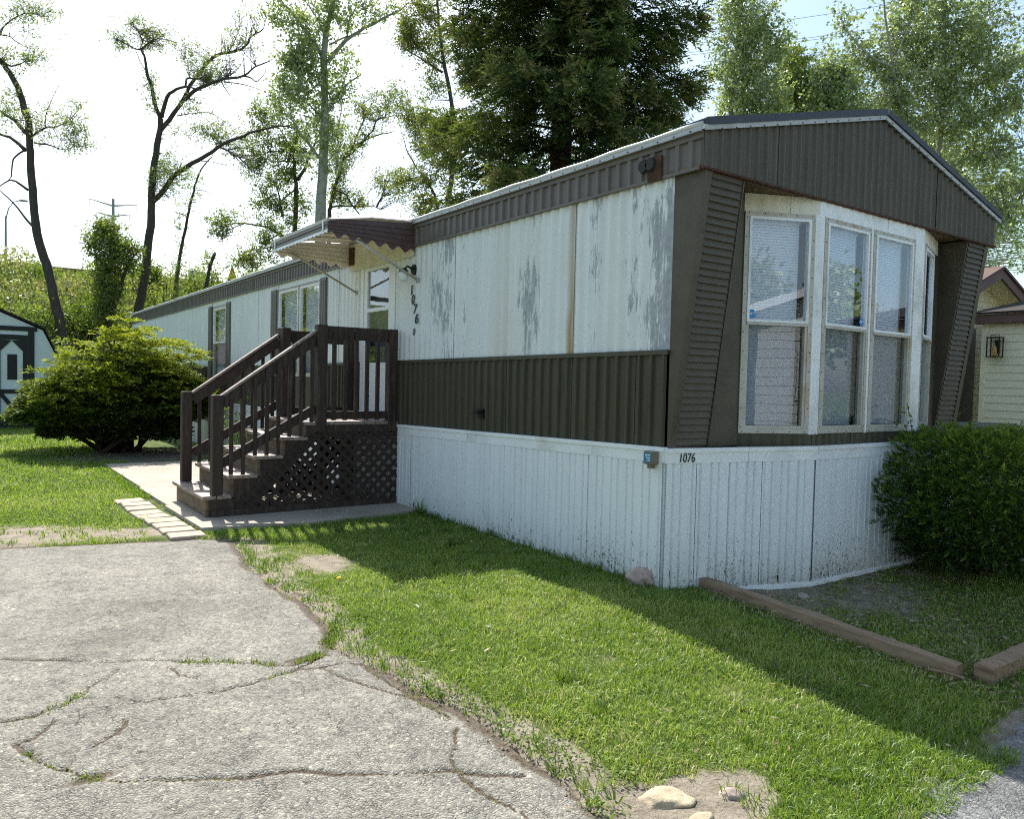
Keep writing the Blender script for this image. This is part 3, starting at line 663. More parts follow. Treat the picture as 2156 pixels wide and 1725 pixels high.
# wing walls: upright side cheek and leaning louvre face
LZ0, LZ1 = 1.016, Z3-0.004
for side in (0, 1):
    mx_ = (lambda x: x) if side == 0 else (lambda x: HW-x)
    X0_, X1_ = 0.0, 0.40
    if side == 1: mx_ = lambda x: HW-0.09-x
    ch = MB(); pts = [(0.0, LZ0-0.02), (-0.012, LZ0-0.02), (-OV+0.012, LZ1), (0.0, LZ1)]
    sx_ = 1 if side == 0 else -1
    ch.prism([(p[0], p[1]) for p in pts], (mx_(0.0), 0, 0), (0, 1, 0), (0, 0, 1), (sx_, 0, 0), 0.03); ch.build('cheek', 'louvre_paint', home)
    pts2 = [(0.0, LZ0-0.02), (-0.012, LZ0-0.02), (-OV+0.012, LZ1), (0.0, LZ1)]
    c2 = MB(); c2.prism(pts2, (mx_(X1_+0.025), 0, 0), (0, 1, 0), (0, 0, 1), (-sx_, 0, 0), 0.012); c2.build('cheek', 'louvre_paint', home)
    lean = (-OV+0.024)/(LZ1-LZ0)
    bk = MB(); bk.prism([(0.02, 0), (X1_+0.01, 0), (X1_+0.01, 1), (0.02, 1)], (mx_(0), -0.004, LZ0), (sx_, 0, 0), (0, (LZ1-LZ0)*lean, LZ1-LZ0), (0, 1, 0), 0.02); bk.build('louvre_backing', 'louvre_paint', home)
    ns = 38; hh = (LZ1-LZ0)/ns; sm_ = MB()
    wv = [(0, 0.0, 0.004), (0, 0.014, 0.001), (0, 0.004, hh-0.006), (0, 0.0, hh-0.001)]        # lower lip stands out
    v = [(0, -0.002, 0.002), (0, -0.016, 0.004), (0, -0.005, hh-0.001), (0, 0.004, hh-0.001)]
    x0, x1 = (0.075, X1_-0.005)
    for xx in (x0, x1): sm_.add([(xx*sx_, b_, c_) for a_, b_, c_ in v], [])
    sm_.f = [(0, 1, 5, 4), (1, 2, 6, 5), (2, 3, 7, 6), (3, 0, 4, 7), (3, 2, 1, 0), (4, 5, 6, 7)]; sm_.mi = [0]*6
    sl_me = sm_.mesh('louvre_slat', 'louvre_paint')
    og = origin(home)
    for k in range(ns):
        z = LZ0+k*hh; yv = lean*(z-LZ0)-0.006
        link('louvre_slat', sl_me, home, Vector((mx_(0), yv, z))-og)
    ebd = MB(); ebd.prism([(0.0, 0), (0.072, 0), (0.072, 1), (0.0, 1)], (mx_(0), -0.012, LZ0-0.016), (sx_, 0, 0), (0, (LZ1-LZ0)*lean, LZ1-LZ0+0.016), (0, -1, 0), 0.006); ebd.build('corner_board', 'louvre_paint', home)
# bay
def facet(a, b):
    a = np.array([a[0], a[1], 0.0]); b = np.array([b[0], b[1], 0.0]); d = (b-a); Ln = float(np.linalg.norm(d)); d /= Ln; n = np.array([d[1], -d[0], 0.0]); return a, d, n, Ln
FAC = [facet((BX0, 0.0), (KX0, KY)), facet((KX0, KY), (KX1, KY)), facet((KX1, KY), (BX1, 0.0))]
WT, WB, WM = 2.782, 1.095, 1.945
for i, (a, d, n, Ln) in enumerate(FAC):
    hs = (-0.002, Ln*0.60, Ln) if i != 1 else (0, Ln*0.62, Ln)
    for s0, s1 in zip(hs[:-1], hs[1:]): corr('header_panel', home, a, d, n, s0+0.002, s1-0.002, WT-0.005, Z3+0.008, 0.11, 0.006, 'cream_paint' if i != 1 else 'white_trim')
    sp = [0, Ln*0.5, Ln] if i != 1 else [0, 0.55, 1.1, Ln]
    for s0, s1 in zip(sp[:-1], sp[1:]): corr('sill_panel', home, a, d, n, s0+0.002, s1-0.002, zs(0)-0.03, WB+0.004, 0.09, 0.006, 'olive_metal', RIBW)
def wbox(mb, F, s0, s1, z0, z1, o0, o1):
    a, d, n, _ = F; vs = [a+d*s+n*o+np.array([0, 0, z]) for z in (z0, z1) for s, o in ((s0, o1), (s1, o1), (s1, o0), (s0, o0))]
    mb.add(vs, [(3, 2, 1, 0), (4, 5, 6, 7), (0, 1, 5, 4), (1, 2, 6, 5), (2, 3, 7, 6), (3, 0, 4, 7)])
def frame4(mb, F, s0, s1, z0, z1, wd, o0, o1):
    wbox(mb, F, s0, s0+wd, z0, z1, o0, o1); wbox(mb, F, s1-wd, s1, z0, z1, o0, o1); wbox(mb, F, s0+wd, s1-wd, z1-wd, z1, o0, o1); wbox(mb, F, s0+wd, s1-wd, z0, z0+wd, o0, o1)
def window(F, s0, s1, z0, z1, zm, label, blind=True, drape=None, drape_up=None, lower_screen=True, flange=0.036, blind_end=None, mullion=None):
    mb = MB(); frame4(mb, F, s0, s1, z0, z1, flange, -0.02, 0.010); win = mb.build('window', 'alu_frame', home); tag(win, label)
    rv = MB(); ns = max(3, int((s1-s0)/0.13)); nz = int((z1-z0)/0.15)
    for k in range(ns+1):
        s = s0+0.03+(s1-s0-0.06)*k/ns
        for z in (z0+0.014, z1-0.014): wbox(rv, F, s-0.0035, s+0.0035, z-0.0035, z+0.0035, 0.010, 0.013)
    for k in range(nz+1):
        z = z0+0.05+(z1-z0-0.1)*k/nz
        for s in (s0+0.014, s1-0.014): wbox(rv, F, s-0.0035, s+0.0035, z-0.0035, z+0.0035, 0.010, 0.013)
    tag(rv.build('rivet', 'rivet_dark', win), kind='stuff')
    i0, i1, j0, j1 = s0+flange, s1-flange, z0+flange, z1-flange
    sa = MB(); frame4(sa, F, i0+0.001, i1-0.001, zm, j1-0.001, 0.020, -0.03, 0.016); sa.build('upper_sash', 'white_trim', win)
    sb = MB(); frame4(sb, F, i0+0.001, i1-0.001, j0+0.001, zm-0.001, 0.022, -0.045, 0.006); wbox(sb, F, i0, i1, zm-0.022, zm-0.002, 0.006, 0.018); sb.build('lower_sash', 'alu_frame', win)
    def pane(nm, a0, a1, b0, b1, off, mt):
        p = MB(); wbox(p, F, a0, a1, b0, b1, off-0.003, off); p.build(nm, mt, win)
    pane('pane', i0+0.018, i1-0.018, zm+0.018, j1-0.018, -0.004, 'pane_glass'); pane('pane', i0+0.020, i1-0.020, j0+0.020, zm-0.022, -0.024, 'screen_glass' if lower_screen else 'pane_glass')
    if blind:
        bl = MB(); e1 = blind_end if blind_end else i1-0.03; k = 0; z = j1-0.03
        a, d, n, _ = F
        while z > j0+0.02:
            for (o, zz) in ((0, 0),):
                p = [a+d*s+n*oo+np.array([0, 0, zq]) for s, oo, zq in ((i0+0.012, -0.0765, z+0.0085), (e1, -0.0765, z+0.0085), (e1, -0.072, z-0.0125), (i0+0.012, -0.072, z-0.0125))]
                bl.add(p, [(0, 1, 2, 3)])
            z -= 0.0215; k += 1
        wbox(bl, F, i0+0.01, e1, j1-0.03, j1, -0.095, -0.06); b_ = bl.build('blind', 'blind_white', win)
        tag(b_, kind='stuff')
    if drape:
        dr = MB(); a, d, n, _ = F; q = []; m_ = 24
        for k in range(m_+1):
            s = drape[0]+(drape[1]-drape[0])*k/m_; o = -0.12+0.018*math.sin(k*1.9)
            for z in (drape[2], drape[3]): q.append(a+d*s+n*o+np.array([0, 0, z]))
        dr.add(q, [(2*k, 2*k+2, 2*k+3, 2*k+1) for k in range(m_)]); dr.build('curtain', 'curtain', win, True)
    return win
F0, F1, F2 = FAC
window(F0, 0.004, F0[3]-0.036, WB, WT, WM, 'wide left bay window with blue sky mirrored in it', drape=None, blind_end=F0[3]-0.125)
sx0 = 1.405-KX0
window(F1, 1.408-KX0, 2.074-KX0, WB, WT, WM, 'middle bay window with curtain showing', drape=(0.22, 0.70, WB+0.05, WT-0.05), blind_end=0.64)
window(F1, 2.112-KX0, 2.790-KX0, WB, WT, WM-0.012, 'right-hand front bay window with blind', drape=(1.20, 1.44, WB+0.05, WT-0.05), blind_end=1.36)
window(F2, 0.05, 0.62, WB, WT, WM, 'narrow-looking side window of the bay')
MB().add([F2[0]+F2[1]*s+np.array([0, 0, z])+F2[2]*o for s in (0.622, F2[3]) for z in (WB, WT) for o in (-0.03, 0.0)], [(0, 2, 6, 4), (1, 5, 7, 3), (0, 1, 3, 2), (4, 6, 7, 5), (2, 3, 7, 6), (0, 4, 5, 1)]).build('bay_cheek', 'louvre_paint', home)
for F, s0, s1 in ((F0, F0[3]-0.036, F0[3]+0.01), (F1, -0.005, 0.068), (F1, 0.737, 0.773), (F1, 1.454, F1[3]+0.006), (F2, 0.0, 0.048)):
    mb = MB(); wbox(mb, F, s0+0.001, s1-0.001, WB-0.006, WT+0.004, -0.06, 0.006); mb.build('mullion', 'white_trim', home)
# stickers with white letters on the upper panes
def text_mesh(s, size, font_shear=0.0):
    c = bpy.data.curves.new('lettering', 'FONT'); c.body = s; c.size = size; c.shear = font_shear; c.align_x = 'CENTER'; c.align_y = 'CENTER'; c.extrude = 0.0015; c.offset = size*0.022 if size > 0.1 else 0.0
    o = bpy.data.objects.new('lettering', c); COL.objects.link(o); dg = bpy.context.evaluated_depsgraph_get(); dg.update()
    me = bpy.data.meshes.new_from_object(o.evaluated_get(dg)); bpy.data.objects.remove(o); return me
def put_text(s, size, mat, F_o, d, n, parent, name, shear=0.0, sx=1.0):
    me = text_mesh(s, size, shear); me.materials.clear(); me.materials.append(MATS[mat])
    d = Vector(d); n = Vector(n); zz = Vector((0, 0, 1)); og = Vector(F_o)-origin(parent)
    M = Matrix(((d.x*sx, zz.x, n.x, og.x), (d.y*sx, zz.y, n.y, og.y), (d.z*sx, zz.z, n.z, og.z), (0, 0, 0, 1)))
    me.transform(M); me.update(); return link(name, me, parent)
def sticker(F, s, z, r):
    a, d, n, _ = F; mb = MB(); p = [a+d*(s+r*math.cos(t))+n*0.003+np.array([0, 0, z+r*math.sin(t)]) for t in [2*math.pi*(k+.5)/8 for k in range(8)]]
    q = [v_-n*0.0015 for v_ in p]
    mb.add(list(p)+list(q), [tuple(range(8)), tuple(range(15, 7, -1))]+[(k, k+8, (k+1) % 8+8, (k+1) % 8) for k in range(8)]); st = mb.build('window_sticker', 'sticker_blue', home)
    put_text('ADT', r*0.85, 'sticker_white', a+d*s+n*0.0042+np.array([0, 0, z]), d, n, st, 'lettering', 0.2)
sticker(F0, 0.086, WM+0.062, 0.034); sticker(F1, 0.640, WM+0.060, 0.034)
# side windows and shutters
FS = (np.array([0.0, 0.0, 0.0]), np.array([0, 1.0, 0]), np.array([-1.0, 0, 0]), HL)
def side_win(y0, y1, z0, z1, zm, label, split=None):
    if split:
        w_ = window(FS, y0+0.02, split-0.01, z0+0.01, z1-0.01, zm, label+' nearer half', flange=0.03); window(FS, split+0.01, y1-0.02, z0+0.01, z1-0.01, zm, label+' farther half', flange=0.03)
    else: window(FS, y0+0.01, y1-0.01, z0+0.01, z1-0.01, zm, label, flange=0.045, lower_screen=True)
side_win(*WIN_A, 2.05, 'double side window behind the steps', 7.36)
side_win(*WIN_B, 2.08, 'tall side window between brown shutters')
for a, b, z0, z1 in ((6.27, 6.49, 1.44, 2.82), (8.31, 8.58, 1.44, 2.82), (10.93, 11.20, 1.32, 2.82), (12.24, 12.48, 1.32, 2.82)):
    mb = MB(); mb.box((-0.035, a, z0), (-0.012, b, z1), bev=0.004)
    for q in range(3): yq = a+(b-a)*(q+0.5)/3; mb.box((-0.040, yq-(b-a)/6+0.012, z0+0.04), (-0.034, yq+(b-a)/6-0.012, z1-0.04))
    mb.build('shutter', 'brown_fascia', home)
mb = MB(); frame4(mb, FS, 14.39, 15.06, 1.70, 2.50, 0.02, 0.004, 0.018); mb.build('access_panel', 'white_siding', home)
# storm door
dm = MB(); y0, y1, z0, z1 = DOOR
frame4(dm, FS, y0+0.002, y1-0.002, z0+0.002, z1-0.002, 0.07, -0.05, 0.022); door = dm.build('door', 'door_white', home)
mb = MB(); frame4(mb, FS, y0+0.074, y1-0.074, z0+0.03, z1-0.076, 0.10, -0.03, 0.014); wbox(mb, FS, y0+0.174, y1-0.174, 2.255, 2.30, -0.03, 0.016); wbox(mb, FS, y0+0.174, y1-0.174, z0+0.13, 1.64, -0.02, 0.010); mb.build('door_leaf', 'door_white', door)
mb = MB(); wbox(mb, FS, y0+0.174, y1-0.174, 2.30, z1-0.176, -0.010, -0.005); mb.build('pane', 'pane_glass', door)
mb = MB(); wbox(mb, FS, y0+0.174, y1-0.174, 1.64, 2.255, -0.010, -0.005); mb.build('pane', 'pane_glass', door)
mb = MB(); wbox(mb, FS, y0+0.08, y1-0.08, z0+0.03, z1-0.08, -0.12, -0.09); mb.build('inner_door', 'screen_dark', door)
mb = MB(); mb.tube([(-0.02, y0+0.12, 1.93), (-0.05, y0+0.12, 1.93), (-0.05, y0+0.12, 1.83), (-0.02, y0+0.12, 1.83)], 0.008, 6); mb.build('handle', 'black_paint', door)
# house number, stepping down the wall
for ch, u, v, sz in (('1', 866, 612, 0.150), ('0', 869, 632, 0.145), ('7', 873, 652, 0.150), ('6', 876, 672, 0.150), ('0', 871, 700, 0.105)):
    p = on(u, v, 0, -0.0245); put_text(ch, sz, 'black_paint', p, (0, -1, 0), (-1, 0, 0), home, 'house_number', 0.15, 1.0)
# stencil on the skirt trim at the corner is added with the skirt below
# wall light by the door
L0 = on(873, 568, 0, -0.014); wl = MB(); wl.tube([(0, L0[1], L0[2]), (-0.035, L0[1], L0[2])], [0.06, 0.055], 14); wl.tube([(-0.03, L0[1], L0[2]), (-0.10, L0[1], L0[2]+0.03), (-0.15, L0[1], L0[2]-0.01)], 0.012, 6)
wl.tube([(-0.15, L0[1], L0[2]+0.0), (-0.15, L0[1], L0[2]-0.035)], [0.035, 0.055], 12); lamp = wl.build('wall_light', 'black_paint', home)
gl = MB(); gl.tube([(-0.15, L0[1], L0[2]-0.035), (-0.15, L0[1], L0[2]-0.07), (-0.15, L0[1], L0[2]-0.12), (-0.15, L0[1], L0[2]-0.145)], [0.05, 0.055, 0.05, 0.02], 12); gl.build('lamp_globe', 'lamp_glass', lamp, True)
# rusty bracket on the fascia, small vent, meter box
p = on(1378, 352, 0, -0.04); mb = MB(); mb.box((-0.052, p[1]-0.075, p[2]-0.10), (-0.036, p[1]+0.055, p[2]+0.07)); br = mb.build('rusty_plate', 'rust', home)
for k, dy in enumerate((0.02, 0.09)):
    tb = MB(); tb.tube([(-0.05, p[1]+dy, p[2]+0.02), (-0.075, p[1]+dy, p[2]+0.02)], [0.05, 0.042], 14); tb.build('bracket', 'black_worn', br)
p = on(1013, 870, 0, -0.02); mb = MB(); mb.box((-0.03, p[1]-0.05, p[2]-0.045), (-0.01, p[1]+0.05, p[2]+0.04)); mb.prism([(0, 0), (0.075, -0.03), (0.075, -0.045), (0, -0.012)], (-0.03, p[1]-0.045, p[2]+0.035), (-1, 0, 0), (0, 0, 1), (0, 1, 0), 0.09); mb.build('vent_hood', 'black_paint', home)

# ------------------------------------------------------------------ skirt
SKO = 0.022
skt = [(-SKO, HL+0.0), (-SKO, -SKO*0.6), (KX0, KY-0.03), (KX1, KY-0.03), (HW+SKO, -SKO*0.6), (HW+SKO, HL)]
def skirt_run(a, b, zt, widths, gaps=0.004):
    A, d, n, Ln = facet(a, b); s = 0; k = 0
    while s < Ln-0.02:
        e = min(s+widths[k % len(widths)], Ln)
        if Ln-e < 0.25: e = Ln
        def bot(t, A=A, d=d): q = A+d*t; return float(gz(q[0], q[1]))-0.04
        def top(t, A=A, d=d): q = A+d*t; return zt(q)-0.085
        corr('skirt_panel', home, A+n*0.003*(k % 2), d, n, s+gaps*0.3, e-gaps*0.3, bot, top, 0.165, 0.016, 'white_skirt', GROO, 0.012, False); s = e; k += 1
    return A, d, n, Ln
zt_side = lambda q: zs(q[1]); zt_front = lambda q: zs(0)-0.006
def trim_run(A, d, n, s0, s1, zt):
    def P(s, o, dz): q = A+d*s; return q+n*o+np.array([0, 0, zt(q)+dz])
    mb = MB()
    for (o0, o1, d0, d1) in ((-0.01, 0.022, -0.112, -0.034), (-0.012, 0.034, -0.034, -0.004)):
        vs = [P(s, o, dz) for s in (s0, s1) for o, dz in ((o0, d0), (o1, d0), (o1, d1), (o0, d1))]
        mb.add(vs, [(3, 2, 1, 0), (4, 5, 6, 7), (0, 1, 5, 4), (1, 2, 6, 5), (2, 3, 7, 6), (3, 0, 4, 7)])
    mb.build('skirt_trim', 'white_trim', home)
A, d, n, Ln = skirt_run((-SKO, HL), (-SKO, 0.0), zt_side, [0.98])
for s0, s1 in ((0, 6.1), (6.11, 12.2), (12.21, 17.2), (17.21, HL-2.57), (HL-2.56, Ln+0.012)): trim_run(A, d, n, s0, s1, zt_side)
A, d, n, Ln = skirt_run((-SKO, -0.008), (KX0, KY-0.03), zt_front, [0.26, 0.30, 0.30, 0.6]); trim_run(A, d, n, -0.01, 0.72, zt_front); trim_run(A, d, n, 0.724, Ln+0.004, zt_front)
put_text('1076', 0.090, 'black_worn', A+d*0.165+n*0.0265+np.array([0, 0, zs(0)-0.082]), d, n, home, 'stencil_number', 0.1, 0.80)
for k, (s_, z_, h_) in enumerate(((0.045, 0.045, 0.10), (0.98, 0.0, 0.035), (1.05, -0.005, 0.05), (1.24, -0.03, 0.03), (1.315, -0.05, 0.06))):
    q = A+d*s_+n*0.0115; zz = float(gz(q[0], q[1]))+0.06; mb = MB(); mb.prism([(-0.012, 0), (0.008, 0.01), (0.012, h_*0.6), (0.002, h_), (-0.010, h_*0.5)], q+np.array([0, 0, zz]), d, (0, 0, 1), n, 0.002); mb.build('skirt_hole', 'black_paint', home)
base_f = (A, d, n, Ln)
MB().beam(A+d*0.55+n*0.012+np.array([0, 0, -0.05]), A+d*Ln+n*0.012+np.array([0, 0, -0.075]), 0.03, 0.04).build('base_rail', 'white_trim', home)
A, d, n, Ln = skirt_run((KX0, KY-0.03), (KX1, KY-0.03), zt_front, [0.55]); trim_run(A, d, n, 0.002, Ln-0.002, zt_front)
MB().beam(A+n*0.012+np.array([0, 0, -0.075]), A+d*Ln+n*0.012+np.array([0, 0, -0.075]), 0.03, 0.04).build('base_rail', 'white_trim', home)
for s_, h_ in ((0.10, 0.04), (0.16, 0.06), (0.37, 0.05)):
    q = A+d*s_+n*0.012+np.array([0, 0, -0.03]); mb = MB(); mb.prism([(-0.014, 0), (0.010, 0.0), (0.012, h_*0.7), (0.0, h_), (-0.012, h_*0.5)], q, d, (0, 0, 1), n, 0.002); mb.build('skirt_hole', 'black_paint', home)
A, d, n, Ln = skirt_run((KX1, KY-0.03), (HW+SKO, 0.0), zt_front, [0.6]); trim_run(A, d, n, 0.002, Ln, zt_front)
MB().box((HW+SKO-0.02, 0.03, -0.15), (HW+SKO, HL, 0.99)).build('right_skirt', 'white_skirt', home)
for yh in (3.66, 3.55, 3.28, 3.12, 2.98):
    mb = MB(); h_ = rnd.uniform(0.05, 0.10); mb.prism([(-0.012, 0), (0.012, 0.005), (0.010, h_*0.7), (0.002, h_), (-0.010, h_*0.6)], (-SKO-0.012, yh, 0.03), (0, -1, 0), (0, 0, 1), (-1, 0, 0), 0.002); mb.build('skirt_hole', 'black_paint', home)
# meter box on the corner
p = on(1377, 964, 0, -0.05); mb = MB(); mb.box((-0.115, p[1]-0.045, p[2]-0.045), (-0.05, p[1]+0.045, p[2]+0.048), bev=0.006); mb.box((-0.095, p[1]-0.02, p[2]-0.075), (-0.06, p[1]+0.02, p[2]-0.044)); mbx = mb.build('meter_box', 'box_grey', home)
mb = MB(); mb.box((-0.1165, p[1]-0.036, p[2]-0.030), (-0.1155, p[1]+0.036, p[2]+0.036)); lb = mb.build('label_plate', 'label_blue', mbx)
for k in range(3):
    mb = MB(); mb.box((-0.1175, p[1]-0.026, p[2]+0.018-0.018*k), (-0.117, p[1]+0.024-0.01*k, p[2]+0.025-0.018*k)); o = mb.build('print_line', 'sticker_white', mbx)

# ------------------------------------------------------------------ awning over the door
AY0, AY1, AX = 3.76, 5.46, -1.025
MB().box((-0.048, AY0+0.02, 2.80), (-0.0205, AY1-0.02, 3.135)).build('awning_backboard', 'cream_paint', home)
aw = MB(); aw.beam((-0.02, AY0, 3.145), (-0.02, AY1, 3.145), 0.03, 0.05); awn = aw.build('awning', 'awning_brown', home)
nslat = 11; wsl = (AY1-AY0)/nslat
for k in range(nslat):
    ya, yb = AY0+k*wsl, AY0+(k+1)*wsl; mb = MB(); up = 0.018 if k % 2 == 0 else 0.0
    for mi, (dz0, dz1) in enumerate(((0.004, 0.010), (-0.006, 0.0025))):
        vs = []
        for x, z in ((-0.035, 3.165), (-0.55, 3.135), (AX, 3.055)):
            for yy_, uu in ((ya-0.01, 0), (ya+0.02, up), (yb-0.02, up), (yb+0.01, 0)):
                vs += [(x, yy_, z+uu+dz0)]
        mb.add(vs, [(4*i+j, 4*i+j+1, 4*i+5+j, 4*i+4+j) for i in range(2) for j in range(3)], mi)
    o = mb.build('roof_slat', ['awning_brown', 'awning_cream'], awn)
def side_panel(yp, inward):
    n_ = 40
    for k in range(5):
        mb = MB()
        for mi, off in ((0, 0.0), (1, 0.007*inward)):
            vs = []
            for i in range(n_+1):
                t = i/n_; x = -0.03+(AX+0.03)*t; zt = 3.155-0.085*t; zb = 2.845+0.075*t
                if k == 4: zb += 0.028*math.sin(i/n_*2*math.pi*6.5)
                lo = zt+(zb-zt)*(k+1)/5.0 if k < 4 else zb; hi = zt+((2.845+0.075*t)-zt)*k/5.0
                vs += [(x, yp+off-inward*0.012, lo-0.004), (x, yp+off, hi)]
            mb.add(vs, [(2*i, 2*i+2, 2*i+3, 2*i+1) for i in range(n_)], mi)
        mb.build('side_slat', ['awning_brown', 'awning_cream'], awn)
side_panel(AY0, 1); side_panel(AY1, -1)
MB().box((AX-0.010, AY0-0.012, 3.040), (AX+0.012, AY1+0.012, 3.072)).build('front_cap', 'alu_frame', awn)
MB().box((AX-0.006, AY0-0.008, 2.962), (AX+0.002, AY1+0.008, 3.040)).build('front_band', 'brown_fascia', awn)
MB().box((AX-0.010, AY0-0.010, 2.998), (AX-0.006, AY1+0.010, 3.006)).build('front_bead', 'rust', awn)
for yq in (AY0+0.10, AY1-0.10): MB().box((AX-0.014, yq-0.018, 2.955), (AX-0.0105, yq+0.018, 3.068)).build('front_clip', 'white_trim', awn)
mb = MB(); n_ = 90; vs = []
for i in range(n_+1):
    yq = AY0-0.01+(AY1-AY0+0.02)*i/n_; vs += [(AX-0.004, yq, 2.965), (AX-0.010, yq, 2.918+0.016*abs(math.sin(i/n_*math.pi*15)))]
mb.add(vs, [(2*i, 2*i+1, 2*i+3, 2*i+2) for i in range(n_)]); mb.add([(v_[0]+0.004, v_[1], v_[2]) for v_ in vs], [(2*i, 2*i+2, 2*i+3, 2*i+1) for i in range(n_)]); mb.build('valance', 'white_trim', awn)
for pa, pb in (((-0.02, 3.69, 2.533), (-0.735, 3.775, 2.905)), ((-0.02, 5.285, 2.523), (-0.82, 5.445, 2.955))):
    mb = MB(); mb.tube([pa, pb], 0.014, 8); mb.box((pa[0]-0.01, pa[1]-0.02, pa[2]-0.025), (pa[0]+0.012, pa[1]+0.02, pa[2]+0.025)); mb.build('support_arm', 'alu_frame', awn, True)
MB().box((-0.07, AY1-0.16, 2.87), (-0.015, AY1-0.03, 3.09)).build('wall_bracket', 'rust', awn)
# ------------------------------------------------------------------ wooden steps and landing
PY0, PY1 = 4.07, 5.36
porch = thing('wooden_steps', (-1.05, 4.7, 0.04), 'dark brown wooden steps with landing, railings and lattice skirt', 'steps')
RX = [-2.11, -1.87, -1.61, -1.35, -1.09]; RZ = [0.25, 0.445, 0.63, 0.815, 0.972]
og = origin(porch)
for k in range(5):
    zb = 0.045 if k == 0 else RZ[k-1]-0.03
    mb = MB(); mb.box((RX[k], PY0+0.012, zb), (RX[k]+0.03, PY1-0.012, RZ[k]-0.037)); mb.build('riser', 'riser_wood', porch)
    if k < 4:
        xa = RX[k]-0.045; xb = RX[k+1]+0.002; hw_ = (xb-xa)/2
        for q in range(2): mb = MB(); mb.box((xa+q*hw_+0.003, PY0-0.02, RZ[k]-0.036), (xa+(q+1)*hw_-0.003, PY1+0.02, RZ[k]), bev=0.005); mb.build('tread', 'tread_wood', porch)
x = RX[4]-0.045; bw = (0.0-0.035-x)/8
for q in range(8): mb = MB(); mb.box((x+q*bw+0.003, PY0-0.02, RZ[4]-0.036), (x+(q+1)*bw-0.003, PY1+0.02, RZ[4]), bev=0.005); mb.build('deck_board', 'tread_wood', porch)
# stringers: stepped boards on both sides
for yy_ in (PY0, PY1-0.035):
    prof = [(RX[0]+0.032, 0.045)]
    for k in range(4): prof += [(RX[k]+0.032 if k == 0 else RX[k]+0.031, RZ[k]-0.038), (RX[k+1]+0.031, RZ[k]-0.038)]
    prof += [(RX[4]+0.031, RZ[4]-0.038), (-0.03, RZ[4]-0.038), (-0.03, 0.80), (-0.96, 0.80), (-1.60, 0.16), (-1.60, 0.045)]
    mb = MB(); mb.prism(prof, (0, yy_, 0), (1, 0, 0), (0, 0, 1), (0, 1, 0), 0.035); mb.build('stringer', 'porch_wood', porch)
def post(x, y0, z0, z1, w_=0.10):
    mb = MB(); mb.box((x, y0, z0), (x+w_, y0+w_, z1), bev=0.006); mb.build('post', 'porch_wood', porch)
post(-2.055, PY0-0.015, RZ[0], 1.247, 0.105); post(-1.0, PY0-0.035, 0.86, 2.007, 0.11); post(-0.165, PY0-0.03, 0.86, 2.004, 0.105)
post(-2.075, PY1-0.10, RZ[0], 1.255, 0.105); post(-0.99, PY1-0.09, 0.05, 2.03, 0.11); post(-0.145, PY1-0.09, 0.05, 2.02, 0.105)
post(-1.0, PY1-0.21, RZ[4], 2.025, 0.10)
def rails(yc, sgn):
    # level rail at the landing
    mb = MB(); mb.box((-0.89, yc-0.019, 1.862), (-0.165, yc+0.019, 2.0)); mb.build('top_rail', 'porch_wood', porch)
    mb = MB(); mb.box((-0.89, yc-0.019, 1.00), (-0.165, yc+0.019, 1.082)); mb.build('bottom_rail', 'porch_wood', porch)
    for k in range(5):
        x = -0.80+k*0.128; mb = MB(); mb.box((x-0.019, yc-sgn*0.0195-0.019, 0.985), (x+0.019, yc-sgn*0.0195+0.017, 1.93)); mb.build('baluster', 'porch_wood', porch)
    # sloping rails
    mb = MB(); mb.beam((-1.955, yc, 1.170), (-0.995, yc, 1.868), 0.038, 0.125); mb.build('handrail', 'porch_wood', porch)
    mb = MB(); mb.beam((-1.97, yc, 1.236), (-1.0, yc, 1.941), 0.075, 0.022); mb.build('rail_cap', 'tread_wood', porch)
    mb = MB(); mb.beam((-1.955, yc, 0.566), (-0.995, yc, 1.112), 0.038, 0.095); mb.build('lower_rail', 'porch_wood', porch)
    for k in range(8):
        x = -1.875+k*0.118; i = max(q for q in range(4) if RX[q]-0.05 <= x or q == 0); zt = 1.17+(x+1.955)*0.727
        mb = MB(); mb.box((x-0.019, yc-sgn*0.030-0.010, RZ[i]+0.004), (x+0.019, yc-sgn*0.030+0.010, zt+0.03)); mb.build('baluster', 'porch_wood', porch)
rails(PY0+0.03, 1); rails(PY1-0.045, -1)
